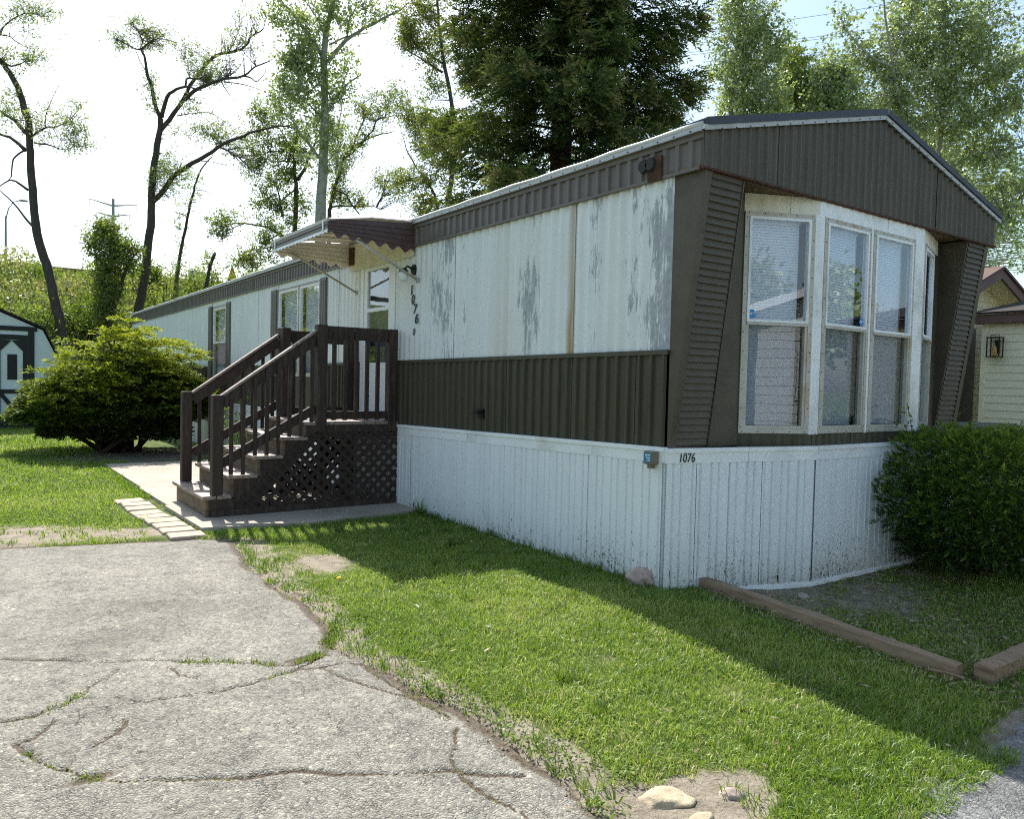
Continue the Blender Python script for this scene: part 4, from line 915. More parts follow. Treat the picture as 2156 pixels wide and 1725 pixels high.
# lattice strips under the landing and steps
def clip(p, q, poly):
    # segment inside a polygon (longest run by sampling)
    n = 60; best = None; st = None
    for i in range(n+1):
        t = i/n; x = p[0]+(q[0]-p[0])*t; z = p[1]+(q[1]-p[1])*t; ins = bool(inpoly(np.array([x]), np.array([z]), poly)[0])
        if ins and st is None: st = t
        if (not ins or i == n) and st is not None:
            e = t if ins else (i-1)/n
            if best is None or e-st > best[1]-best[0]: best = (st, e)
            st = None
    return best
for yy_ in (PY0-0.008, PY1+0.004):
    LP = [(-1.98, 0.05), (-0.03, 0.05), (-0.03, 0.92), (-1.02, 0.92)]
    for sgn, off in ((1, 0.0), (-1, -0.007)):
        c = -2.9
        while c < 1.2:
            p = (c, 0.0) if sgn > 0 else (c+1.0, 0.0); q = (p[0]+sgn*1.0, 1.0); r_ = clip(p, q, LP)
            if r_ and r_[1]-r_[0] > 0.06:
                a_ = (p[0]+(q[0]-p[0])*r_[0], yy_+off, r_[0]); b_ = (p[0]+(q[0]-p[0])*r_[1], yy_+off, r_[1])
                mb = MB(); mb.beam(a_, b_, 0.0065, 0.040); mb.build('lattice_strip', 'lattice_wood', porch)
            c += 0.122
    mb = MB(); mb.beam((-2.06, yy_-0.004, 0.075), (-0.03, yy_-0.004, 0.075), 0.02, 0.06); mb.build('base_board', 'porch_wood', porch)
    mb = MB(); mb.box((RX[4]-0.02, yy_-0.010, 0.86), (-0.03, yy_+0.008, RZ[4]-0.04)); mb.build('rim_joist', 'porch_wood', porch)
for x, yq in ((-0.55, 4.4), (-0.55, 5.1)): mb = MB(); mb.box((x, yq, 0.04), (x+0.09, yq+0.09, 0.93)); mb.build('inner_post', 'riser_wood', porch)
# ------------------------------------------------------------------ grass
def blocked(x, y):
    b = inpoly(x, y, PAD) | inpoly(x, y, ROAD) | ((x > -0.03) & (y > -0.02) & (x < HW+0.05) & (y < HL))
    b |= inpoly(x, y, DRIVE) & (polydist(x, y, DE) > 0.05)
    b |= ((x > 0) & (x < HW) & (y > KY-0.05-0*x) & (y < 0.1) & (y > -0.03-0.2*np.clip(np.minimum(x, HW-x)/1.34, 0, 1)))
    b |= (x > -2.70) & (x < -2.29+0.0*y) & (y > 3.30) & (y < 5.76) & (fbm(x, y, 9, 77) > 0.25)
    return b
def scatter(x0, x1, y0, y1, dens):
    n = int((x1-x0)*(y1-y0)*dens); x = rng.uniform(x0, x1, n); y = rng.uniform(y0, y1, n); c = cover(x, y)
    k = (~blocked(x, y)) & (rng.random(n) < np.clip((c-0.18)/0.62, 0, 1)**1.2); return x[k], y[k], c[k]
def lean_of(n, amt): a = rng.uniform(0, 2*math.pi, n); r_ = amt*rng.random(n)**0.6; return np.stack([np.cos(a)*r_, np.sin(a)*r_, np.zeros(n)], 1)
GX, GY, GH, GW, GT, GL = [], [], [], [], [], []
def put(x, y, h, wd, t, ln): GX.append(x); GY.append(y); GH.append(h); GW.append(wd); GT.append(t); GL.append(ln)
for (x0, x1, y0, y1, dens, h0, w0) in ((-2.45, -0.0, -2.55, 0.6, 10600, 0.034, 0.0041), (-2.45, -0.0, 0.6, 3.6, 6700, 0.035, 0.0049), (0.0, 3.3, -2.45, 0.0, 4200, 0.036, 0.0046), (-4.6, -2.2, 3.3, 7.0, 3000, 0.040, 0.0085), (-7.0, -4.6, 3.6, 7.0, 1300, 0.045, 0.010), (-5.5, -1.9, 7.0, 12.0, 1150, 0.050, 0.013), (-5.5, -1.4, 12.0, 19.0, 900, 0.06, 0.020), (-9.5, -5.5, 7.0, 19, 350, 0.06, 0.022)):
    x, y, c = scatter(x0, x1, y0, y1, dens); n = len(x)
    patch = fbm(x, y, 1.7, 80); clump = vnoise(x, y, 9.0, 83)
    h = h0*(0.35+0.7*patch+0.7*clump)*rng.uniform(0.55, 1.35, n)*(0.6+0.4*c)
    t = np.clip(0.12+0.75*fbm(x, y, 1.0, 85)+rng.normal(0, 0.20, n)+0.45*(rng.random(n) < 0.07)+0.25*(1-c), 0, 1)
    put(x, y, h, w0*rng.uniform(0.6, 1.3, n), t, lean_of(n, 1.15))
# longer tufts along the drive edge, the skirt and the road
def tufts(pts, per, h0, spread, wd, tt=0.3):
    for (x, y) in pts:
        n = rng.integers(per//2, per+1); a = rng.uniform(0, 6.28, n); r_ = spread*rng.random(n)**0.7
        put(x+np.cos(a)*r_, y+np.sin(a)*r_, h0*rng.uniform(0.4, 1.2, n), np.full(n, wd), np.clip(tt+rng.normal(0, 0.15, n), 0, 1), np.stack([np.cos(a), np.sin(a), 0*a], 1)*rng.uniform(0.2, 1.0, (n, 1)))
pts = []
for a, b in zip(DE[:-1], DE[1:]):
    for k in range(int(np.hypot(b[0]-a[0], b[1]-a[1])/0.028)+1):
        t = rnd.random(); o = abs(rnd.gauss(0.03, 0.10)); pts.append((a[0]+(b[0]-a[0])*t+o, a[1]+(b[1]-a[1])*t))
tufts(pts, 16, 0.050, 0.035, 0.0055)
tufts([(rnd.uniform(-1.75, -0.4), -2.42+abs(rnd.gauss(0, 0.22))) for _ in range(330)], 20, 0.055, 0.045, 0.0045, 0.36)
tufts([(-0.05-abs(rnd.gauss(0, 0.03)), rnd.uniform(0.1, 3.5)) for _ in range(90)], 12, 0.10, 0.03, 0.0055, 0.15)
tufts([(rnd.uniform(-2.25, -0.1), 3.40-abs(rnd.gauss(0, 0.06))) for _ in range(90)], 10, 0.06, 0.04, 0.006)
tufts([(-0.07, 3.47), (-0.10, 3.40), (-0.06, 3.42)], 26, 0.22, 0.03, 0.007, 0.3)
tufts([(-0.06, 0.30), (-0.09, 0.05)], 8, 0.16, 0.02, 0.006, 0.3)
tufts([(-2.33-abs(rnd.gauss(0, 0.05)), rnd.uniform(5.8, 9.4)) for _ in range(160)], 12, 0.07, 0.05, 0.010, 0.35)
tufts([(rnd.uniform(-4.6, -2.6), rnd.uniform(3.55, 4.9)) for _ in range(120)], 10, 0.05, 0.05, 0.008, 0.35)
for _ in range(150):                                                  # uneven clumps, dead tufts
    x0, y0 = rnd.uniform(-2.2, -0.1), rnd.uniform(-2.35, 3.2)
    if not bool(blocked(np.array([x0]), np.array([y0]))[0]) and float(cover(np.array([x0]), np.array([y0]))[0]) > 0.5:
        if rnd.random() < 0.6: tufts([(x0+rnd.gauss(0, .03), y0+rnd.gauss(0, .03)) for _k in range(rnd.randint(1, 4))], 22, rnd.uniform(0.05, 0.085), 0.03, 0.005, rnd.uniform(0.0, 0.3))
        else: tufts([(x0+rnd.gauss(0, .05), y0+rnd.gauss(0, .05)) for _k in range(rnd.randint(2, 6))], 22, 0.035, 0.04, 0.004, 0.95)
x = np.concatenate(GX); y = np.concatenate(GY); z = gz(x, y)+0.0
me = blades('lawn_grass', np.stack([x, y, z], 1), np.concatenate(GH), np.concatenate(GW), np.concatenate(GL), 'grass_blade', np.concatenate(GT))
tag(link('lawn_grass', me), 'short green lawn grass round the mobile home', 'grass', kind='stuff')
# weeds in the cracks
GX, GY, GH, GW, GT, GL = [], [], [], [], [], []
def along(ci, f0, f1, n, jit=0.012):
    pl = CRACKS[ci]; out = []
    for _ in range(n):
        f = rnd.uniform(f0, f1)*(len(pl)-1); i = min(int(f), len(pl)-2); t = f-i; out.append((pl[i][0]+(pl[i+1][0]-pl[i][0])*t+rnd.gauss(0, jit), pl[i][1]+(pl[i+1][1]-pl[i][1])*t+rnd.gauss(0, jit*0.6)))
    return out
tufts(along(0, 0.30, 0.48, 34), 12, 0.045, 0.02, 0.006, 0.55); tufts(along(0, 0.0, 0.3, 18), 7, 0.022, 0.012, 0.004, 0.5); tufts(along(0, 0.60, 0.72, 14), 14, 0.05, 0.025, 0.006, 0.5); tufts(along(0, 0.8, 1, 26), 12, 0.05, 0.03, 0.006, 0.45)
tufts(along(1, 0.16, 0.26, 14), 12, 0.035, 0.02, 0.006, 0.6); tufts(along(2, 0.36, 0.72, 30), 12, 0.04, 0.02, 0.006, 0.5); tufts(along(2, 0.8, 1, 8), 8, 0.025, 0.015, 0.005, 0.5)
tufts(along(4, 0.05, 0.30, 44), 12, 0.030, 0.02, 0.006, 0.55); tufts(along(4, 0.32, 0.55, 26), 12, 0.028, 0.02, 0.006, 0.55); tufts(along(4, 0.6, 1, 14), 7, 0.018, 0.012, 0.004, 0.8)
tufts(along(5, 0, 1, 8), 6, 0.02, 0.012, 0.004, 0.8); tufts(along(6, 0, 1, 20), 8, 0.028, 0.015, 0.005, 0.7); tufts(along(7, 0.4, 1, 22), 9, 0.035, 0.02, 0.005, 0.5)
x = np.concatenate(GX); y = np.concatenate(GY); me = blades('crack_weeds', np.stack([x, y, gz(x, y)-0.008], 1), np.concatenate(GH), np.concatenate(GW), np.concatenate(GL), 'weed_leaf', np.concatenate(GT))
tag(link('crack_weeds', me), 'small weeds and grass growing out of the driveway cracks', 'weeds', kind='stuff')
# broad-leaved weeds in the lawn edge, dry litter in the bed
n = 3600; k = rng.integers(0, len(DE)-1, n); t = rng.random(n); da = np.array(DE)
bx = da[k, 0]*(1-t)+da[k+1, 0]*t+np.abs(rng.normal(0.05, 0.16, n)); by = da[k, 1]*(1-t)+da[k+1, 1]*t+rng.normal(0, 0.05, n)
keep = fbm(bx, by, 2.6, 91) > 0.50; bx, by = bx[keep], by[keep]; n = len(bx); a = rng.uniform(0, 6.28, n)
me = leaves('lawn_weeds', np.stack([bx, by, gz(bx, by)+rng.uniform(0.005, 0.04, n)], 1), np.stack([np.cos(a), np.sin(a), rng.uniform(-0.2, 0.6, n)], 1), rng.uniform(0.012, 0.026, n), rng.uniform(0.008, 0.014, n), 'weed_leaf', rng.random(n)*0.8, normal=np.array([0, 0, 1.0])+rng.normal(0, 0.3, (n, 3)))
tag(link('lawn_weeds', me), 'low broad-leaved weeds along the driveway edge', 'weeds', kind='stuff')
n = 5200; lx = rng.uniform(0.12, 3.2, n); ly = rng.uniform(-2.2, -0.1, n); ok = ~blocked(lx, ly) & (fbm(lx, ly, 1.5, 95) > 0.40); lx, ly = lx[ok], ly[ok]
n2 = 260; lx = np.concatenate([lx, rng.uniform(-2.3, -0.1, n2)]); ly = np.concatenate([ly, rng.uniform(-2.4, 3.2, n2)]); n = len(lx); a = rng.uniform(0, 6.28, n)
me = leaves('leaf_litter', np.stack([lx, ly, gz(lx, ly)+rng.uniform(0.006, 0.03, n)], 1), np.stack([np.cos(a), np.sin(a), rng.normal(0, 0.15, n)], 1), rng.uniform(0.02, 0.06, n), rng.uniform(0.004, 0.016, n), 'litter_leaf', rng.random(n), normal=np.array([0, 0, 1.0])+rng.normal(0, 0.3, (n, 3)))
tag(link('leaf_litter', me), 'dry straw and dead leaves lying on the planting bed', 'litter', kind='stuff')
# pebbles
n = 1500; pb = MB()
for _ in range(420):
    if rnd.random() < 0.45: x, y = -1.95+rnd.gauss(0, 0.26), -2.36+rnd.gauss(0, 0.12)
    elif rnd.random() < 0.6: i = rnd.randrange(len(DE)-1); q = rnd.random(); x = DE[i][0]+(DE[i+1][0]-DE[i][0])*q+rnd.gauss(0, 0.05); y = DE[i][1]+(DE[i+1][1]-DE[i][1])*q
    else: x, y = rnd.uniform(-4.2, -2.4), rnd.uniform(-2.3, 1.5)
    r_ = rnd.uniform(0.003, 0.009); z = float(gz(x, y))+0.012; v = [(x+r_*rnd.uniform(.6, 1.2)*math.cos(t), y+r_*rnd.uniform(.6, 1.2)*math.sin(t), z) for t in (0, 1.3, 2.6, 3.9, 5.1)]+[(x, y, z+r_*0.8), (x, y, z-r_*0.6)]
    pb.add(v, [(i, (i+1) % 5, 5) for i in range(5)]+[((i+1) % 5, i, 6) for i in range(5)])
tag(pb.build('pebbles', 'rock_tan'), 'loose pebbles along the driveway edge', 'pebbles', kind='stuff')
# dandelion
p = gp(712, 1236); da_ = thing('dandelion', p, 'single yellow dandelion flower in the thin grass by the driveway', 'flower')
mb = MB(); mb.tube([p, p+np.array([0.005, 0, 0.05])], 0.002, 5); mb.build('stem', 'weed_leaf', da_); mb = MB(); mb.tube([p+np.array([0.005, 0, 0.05]), p+np.array([0.005, 0, 0.058]), p+np.array([0.005, 0, 0.066])], [0.006, 0.018, 0.012], 10); mb.build('flower_head', 'dandelion', da_)

# ------------------------------------------------------------------ stones and timbers
def rock(name, c, sx, sy, sz, mat, label, seed, rot=0.0, group=None, sub=4):
    import bmesh
    bm = bmesh.new(); bmesh.ops.create_icosphere(bm, subdivisions=sub, radius=1.0); rs = np.random.default_rng(seed); F = rs.normal(size=(14, 3)); F /= np.linalg.norm(F, axis=1, keepdims=True); D = rs.uniform(0.72, 1.0, 14); ph = rs.uniform(0, 6.28, (6,)); K = rs.normal(size=(6, 3))*3
    for v in bm.verts:
        p = np.array(v.co); p = p/np.linalg.norm(p); d_ = np.min(np.where(F@p > 0.05, D/np.maximum(F@p, 0.05), 9)); r_ = min(1.08, d_)*(1+0.06*np.sin(K@p*1.6+ph).sum()/2); v.co = p*r_
    for v in bm.verts: v.co = Vector((v.co.x*sx, v.co.y*sy, v.co.z*sz))
    me = bpy.data.meshes.new(name); bm.to_mesh(me); bm.free(); setmat(me, mat); me.polygons.foreach_set('use_smooth', [True]*len(me.polygons))
    o = link(name, me, None, tuple(c), (0, 0, rot)); return tag(o, label, 'stone', group)
p = gp(1340, 1232); rock('rock', (p[0]+0.03, p[1]-0.02, 0.045), 0.115, 0.10, 0.10, 'rock_pink', 'rough pinkish rock leaning at the corner of the white skirting', 3, 0.4)
p = gp(1395, 1684); rock('flat_stone', (p[0], p[1], p[2]-0.012), 0.108, 0.078, 0.036, 'rock_tan', 'large flat tan stone set in the earth by the driveway mouth', 8, -0.5)
p = gp(1540, 1676); rock('flat_stone', (p[0], p[1], p[2]-0.008), 0.055, 0.045, 0.03, 'rock_pink', 'small flat pinkish stone half sunk in the earth', 15, 0.2)
p = gp(1465, 1722); rock('flat_stone', (p[0], p[1]-0.02, p[2]-0.012), 0.075, 0.045, 0.03, 'rock_tan', 'low tan stone at the edge of the lane', 21, 0.2)
p = gp(1338, 1208); rock('flat_stone', (0.9, -0.52, -0.07), 0.06, 0.04, 0.03, 'rock_pink', 'small broken stone at the foot of the bay skirting', 5, 0.6)
def timber(a, b, w_, h_, label, warp):
    a = Vector(a); b = Vector(b); n = 14; d = (b-a).normalized(); s = d.cross(Vector((0, 0, 1))).normalized(); up = s.cross(d); mb = MB(); vs = []
    for i in range(n+1):
        c = a+(b-a)*(i/n)+up*(warp*math.sin(math.pi*i/n)); e = 0.010
        j = lambda: rnd.uniform(-0.003, 0.003)
        for (u_, v_) in ((-w_/2+e, 0), (w_/2-e, 0), (w_/2, e), (w_/2, h_-e), (w_/2-e, h_), (-w_/2+e, h_), (-w_/2, h_-e), (-w_/2, e)): vs.append(c+s*(u_+j())+up*(v_+j()))
    fs = [(i*8+k, i*8+(k+1) % 8, i*8+8+(k+1) % 8, i*8+8+k) for i in range(n) for k in range(8)]+[tuple(range(7, -1, -1)), tuple(range(n*8, n*8+8))]
    mb.add(vs, fs); o = mb.build('landscape_timber', 'timber'); return tag(o, label, 'timber')
pa = gp(468, 0) if False else None
def z4px(x, y): return ((2300+x/1.349)*.5531, (1600+y/1.349)*.5531)
a = gp(*z4px(485, 868)); b = gp(*z4px(1800, 1338))
timber((a[0]+0.045, a[1], a[2]-0.005), (b[0]+0.045, b[1], b[2]-0.01), 0.078, 0.088, 'long weathered timber edging running out from the skirting', 0.006)
a = gp(*z4px(1955, 1388)); timber((a[0]+0.10, a[1]+0.05, a[2]-0.01), (a[0]+2.3, a[1]+0.05, a[2]+0.0), 0.095, 0.105, 'weathered timber edging lying along the lane, cut end showing', 0.0)
# stray stick in the grass
p = gp(*z4px(1660, 1308)); q = gp(*z4px(1850, 1355)); mb = MB(); mb.tube([p+np.array([0, 0, .03]), (p+q)/2+np.array([0, 0.01, .035]), q+np.array([0, 0, .028])], 0.006, 5); tag(mb.build('stick', 'timber'), 'thin dry stick on the grass beside the timber end', 'stick')

# ------------------------------------------------------------------ shrubs
def sprays(centers, dirs, nleaf, slen, llen, lwid, tint0, droop=0.25, flat=0.5):
    """feathered twigs: leaflets along each spray; returns leaf arrays and twig lines"""
    m_ = len(centers); d = unit(dirs); side = unit(np.cross(d, np.array([0, 0, 1.0])+rng.normal(0, flat, (m_, 3))))
    t = np.tile(np.linspace(0.1, 1.0, nleaf), (m_, 1)); s = np.where(np.arange(nleaf) % 2 == 0, 1, -1)[None, :]*np.ones((m_, 1))
    sl_ = (slen*rng.uniform(0.6, 1.3, m_))[:, None]
    pos = centers[:, None, :]+d[:, None, :]*(t*sl_)[:, :, None]+np.array([0, 0, -1.0])*((t**2)*sl_*droop)[:, :, None]
    ld = d[:, None, :]*0.9+side[:, None, :]*(s*rng.uniform(0.5, 1.1, s.shape))[:, :, None]+rng.normal(0, 0.22, (m_, nleaf, 3))
    tt = np.clip(tint0[:, None]*(0.55+0.6*t)+rng.normal(0, 0.08, t.shape), 0, 1)
    n_ = m_*nleaf
    return pos.reshape(n_, 3), ld.reshape(n_, 3), llen*rng.uniform(0.7, 1.25, n_), lwid*rng.uniform(0.8, 1.2, n_), tt.ravel()
# spreading yew by the side of the home
yb = np.array([-1.80, 11.75, 0.0]); yew = thing('yew_bush', yb, 'wide layered yew bush with yellow-green tips on the lawn', 'bush')
mb = MB(); lob = []
for k in range(30):
    a_ = rnd.uniform(0, 6.28); el = rnd.uniform(0.2, 1.3); ln = rnd.uniform(0.9, 1.7); e_ = yb+np.array([math.cos(a_)*math.cos(el)*ln, math.sin(a_)*math.cos(el)*ln, 0.15+math.sin(el)*ln*1.1])
    s_ = yb+np.array([rnd.uniform(-.25, .35), rnd.uniform(-.2, .2), 0.0]); mid = (s_+e_)/2+np.array([rnd.uniform(-.15, .15), rnd.uniform(-.15, .15), 0.1]); mb.tube([s_, mid, e_], [0.05, 0.03, 0.008], 5)
mb.build('stem', 'bark_conifer', yew, True)
# layered pads; each pad is a flattened fan of sprays. outline read from the photograph's silhouette, depth like the width
pads = []
def yewtop(q):  # q: -1..1 across the picture, silhouette height
    return np.interp(q, [-1, -0.9, -0.75, -0.55, -0.35, -0.15, 0.0, 0.18, 0.28, 0.42, 0.6, 0.8, 0.93, 1.0], [0.75, 1.05, 1.22, 1.42, 1.66, 1.90, 1.98, 2.34, 2.12, 2.16, 1.88, 1.72, 1.50, 1.1])
ax_r = np.array([RT[0], RT[1], 0]); ax_r /= np.linalg.norm(ax_r); ax_f = np.array([-ax_r[1], ax_r[0], 0])
RWD = 1.40; yc = yb+ax_r*0.0
for _ in range(470):
    q = rnd.uniform(-1, 1); wdt = math.sqrt(max(0.02, 1-q*q)); f = rnd.uniform(-1, 1)*wdt; htop = float(yewtop(q))*math.sqrt(max(0.05, 1-(f/max(wdt, .05))**2*0.75))
    zlow = 0.30+0.40*abs(q)
    lev = rnd.random()**0.7; z = zlow+(htop-zlow)*lev
    rr = math.sqrt(max(0.0, q*q+f*f)); inner = 0.72 if lev < 0.85 else 0.0
    if rr < inner*(1.0-0.55*(z/2.4)) and lev < 0.8: continue
    pads.append(yc+ax_r*q*RWD+ax_f*f*1.45+np.array([0, 0, z]))
for k in range(46):
    q = rnd.uniform(-1.0, 1.0); hq = float(yewtop(q)); f = rnd.uniform(-0.6, 0.6)*math.sqrt(max(0.05, 1-q*q)); pads.append(yc+ax_r*q*RWD*1.06+ax_f*f*1.5+np.array([0, 0, hq*math.sqrt(1-0.7*f*f)+rnd.uniform(0.0, 0.20)-0.55*(abs(q) > 0.9)*rnd.random()]))
pads = np.array(pads); C_, D_, T_ = [], [], []
for p in pads:
    o_ = p-(yc+np.array([0, 0, 0.9])); out = o_/np.linalg.norm(o_); ph = np.arctan2(out[1], out[0]); m_ = 23
    a_ = ph+rng.normal(0, 0.9, m_); rr = rng.random(m_)*0.26
    C_.append(p+np.stack([np.cos(a_)*rr, np.sin(a_)*rr, rng.normal(0, 0.022, m_)], 1)); D_.append(np.stack([np.cos(a_), np.sin(a_), rng.uniform(-0.05, 0.45, m_)+0.25*out[2]], 1))
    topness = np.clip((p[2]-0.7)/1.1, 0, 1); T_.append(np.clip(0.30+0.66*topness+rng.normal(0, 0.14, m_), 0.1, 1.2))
C_ = np.concatenate(C_); D_ = np.concatenate(D_); T_ = np.concatenate(T_)
P_, LD, LL, LW, TT = sprays(C_, D_, 10, 0.15, 0.062, 0.024, T_, 0.3, 0.35)
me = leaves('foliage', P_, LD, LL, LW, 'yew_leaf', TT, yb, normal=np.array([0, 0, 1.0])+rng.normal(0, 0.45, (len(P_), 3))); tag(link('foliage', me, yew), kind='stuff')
# inner dark leaves
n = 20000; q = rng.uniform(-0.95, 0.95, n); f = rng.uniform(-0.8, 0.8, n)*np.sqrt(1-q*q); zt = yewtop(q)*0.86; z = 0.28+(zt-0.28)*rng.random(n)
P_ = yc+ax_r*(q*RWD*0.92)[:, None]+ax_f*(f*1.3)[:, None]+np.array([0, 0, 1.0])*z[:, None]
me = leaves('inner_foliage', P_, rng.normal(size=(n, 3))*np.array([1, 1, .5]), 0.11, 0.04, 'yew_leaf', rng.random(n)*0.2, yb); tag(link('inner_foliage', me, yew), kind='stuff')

# clipped round shrub in front of the bay
bb = np.array([3.02, -0.80, -0.10]); bush = thing('clipped_bush', bb, 'dense clipped dark green bush beside the bay skirting', 'bush')
mb = MB()
for k in range(9):
    a_ = rnd.uniform(0, 6.28); e_ = bb+np.array([0.5*math.cos(a_), 0.5*math.sin(a_), rnd.uniform(0.5, 1.0)]); mb.tube([bb+np.array([0.05*math.cos(a_), 0.05*math.sin(a_), -0.02]), bb+np.array([0.2*math.cos(a_), 0.2*math.sin(a_), 0.35]), e_], [0.025, 0.018, 0.006], 5)
mb.build('stem', 'bark_conifer', bush, True)
def bushsurf(th, ph):   # rounded box-like outline, undercut at the foot
    x = np.cos(th)*np.cos(ph); y_ = np.sin(th)*np.cos(ph); z = np.sin(ph); p_ = 3.0; k = (np.abs(x)**p_+np.abs(y_)**p_+np.abs(z)**p_)**(-1/p_)
    lum = 1+0.10*(vnoise(th*1.9, ph*2.2, 1.0, 120)-0.5)+0.10*(vnoise(th*4.5, ph*5, 1.0, 121)-0.5)
    taper = np.where(z < 0, 1-0.22*(-z)**1.5, 1.0)
    return np.stack([x*k*0.88*lum*taper, y_*k*0.80*lum*taper, z*k*0.565*lum+0.655], -1)
n = 5200; th = rng.uniform(0, 2*math.pi, n); ph = np.arcsin(rng.uniform(-0.93, 1, n)); S_ = bushsurf(th, ph); nn = unit(S_-np.array([0, 0, 0.62])); r_ = 1-0.20*rng.random(n)**1.3
stray = rng.random(n) < 0.07; r_ = np.where(stray, rng.uniform(1.0, 1.10, n), r_)
gap = vnoise(th*3.1, ph*3.3, 1.0, 124); ok = ~((gap < 0.16) & (ph < 0.2)); S_, nn, r_, ph = S_[ok], nn[ok], r_[ok], ph[ok]; n = len(S_)
C_ = bb+np.array([0, 0, 0.62])+(S_-np.array([0, 0, 0.62]))*r_[:, None]-nn*0.02
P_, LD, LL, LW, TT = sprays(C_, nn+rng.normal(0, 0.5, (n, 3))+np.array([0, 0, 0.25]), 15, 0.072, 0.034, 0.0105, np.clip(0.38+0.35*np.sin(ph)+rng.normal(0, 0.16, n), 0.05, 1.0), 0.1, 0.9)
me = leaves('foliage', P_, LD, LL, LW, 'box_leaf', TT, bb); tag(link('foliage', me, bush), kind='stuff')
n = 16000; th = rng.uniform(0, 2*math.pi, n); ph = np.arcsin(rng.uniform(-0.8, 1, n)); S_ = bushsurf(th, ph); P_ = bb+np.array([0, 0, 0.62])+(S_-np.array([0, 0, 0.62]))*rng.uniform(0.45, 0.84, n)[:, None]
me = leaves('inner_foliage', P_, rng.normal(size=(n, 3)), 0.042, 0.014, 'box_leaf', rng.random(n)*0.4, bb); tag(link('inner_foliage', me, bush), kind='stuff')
# leggy seedling with broad leaves behind the clipped bush
sb = np.array([2.95, -0.36, -0.10]); sap = thing('sapling', sb, 'thin broad-leaved sapling growing up between bush and bay window', 'plant'); mb = MB(); P_, D_ = [], []
for k in range(10):
    e_ = sb+np.array([rnd.uniform(-0.45, 0.75), rnd.uniform(-0.10, 0.05), rnd.uniform(0.9, 1.55)]); md = (sb+e_)/2+np.array([rnd.uniform(-.08, .08), -0.05, 0.05]); mb.tube([sb, md, e_], [0.008, 0.006, 0.002], 4)
    for q in range(34):
        t = rnd.uniform(0.5, 1.0); P_.append(md+(e_-md)*(2*t-1)+np.array([rnd.gauss(0, .03), rnd.gauss(0, .03), rnd.gauss(0, .02)])); D_.append((rnd.gauss(0, 1), rnd.gauss(0, 1), rnd.gauss(0, .5)))
mb.build('stem', 'bark', sap); n = len(P_); me = leaves('foliage', np.array(P_), np.array(D_), rng.uniform(0.03, 0.06, n), rng.uniform(0.018, 0.03, n), 'box_leaf', rng.uniform(0.3, 0.9, n), sb); tag(link('foliage', me, sap), kind='stuff')
# little leafy plant between yew and steps
sb = np.array([-0.35, 8.9, 0.02]); sap = thing('shrub', sb, 'small leafy shrub against the home wall behind the steps', 'plant'); mb = MB(); P_, D_ = [], []
for k in range(9):
    e_ = sb+np.array([rnd.uniform(-0.5, 0.15), rnd.uniform(-0.4, 0.4), rnd.uniform(0.5, 1.25)]); mb.tube([sb, e_], [0.010, 0.003], 4)
    for q in range(50): t = rnd.uniform(0.25, 1.0); P_.append(sb+(e_-sb)*t+np.array([rnd.gauss(0, .06), rnd.gauss(0, .06), rnd.gauss(0, .04)])); D_.append((rnd.gauss(0, 1), rnd.gauss(0, 1), rnd.gauss(0, .5)))
mb.build('stem', 'bark', sap); n = len(P_); me = leaves('foliage', np.array(P_), np.array(D_), rng.uniform(0.05, 0.09, n), rng.uniform(0.03, 0.05, n), 'weed_leaf', rng.uniform(0.0, 0.6, n), sb); tag(link('foliage', me, sap), kind='stuff')
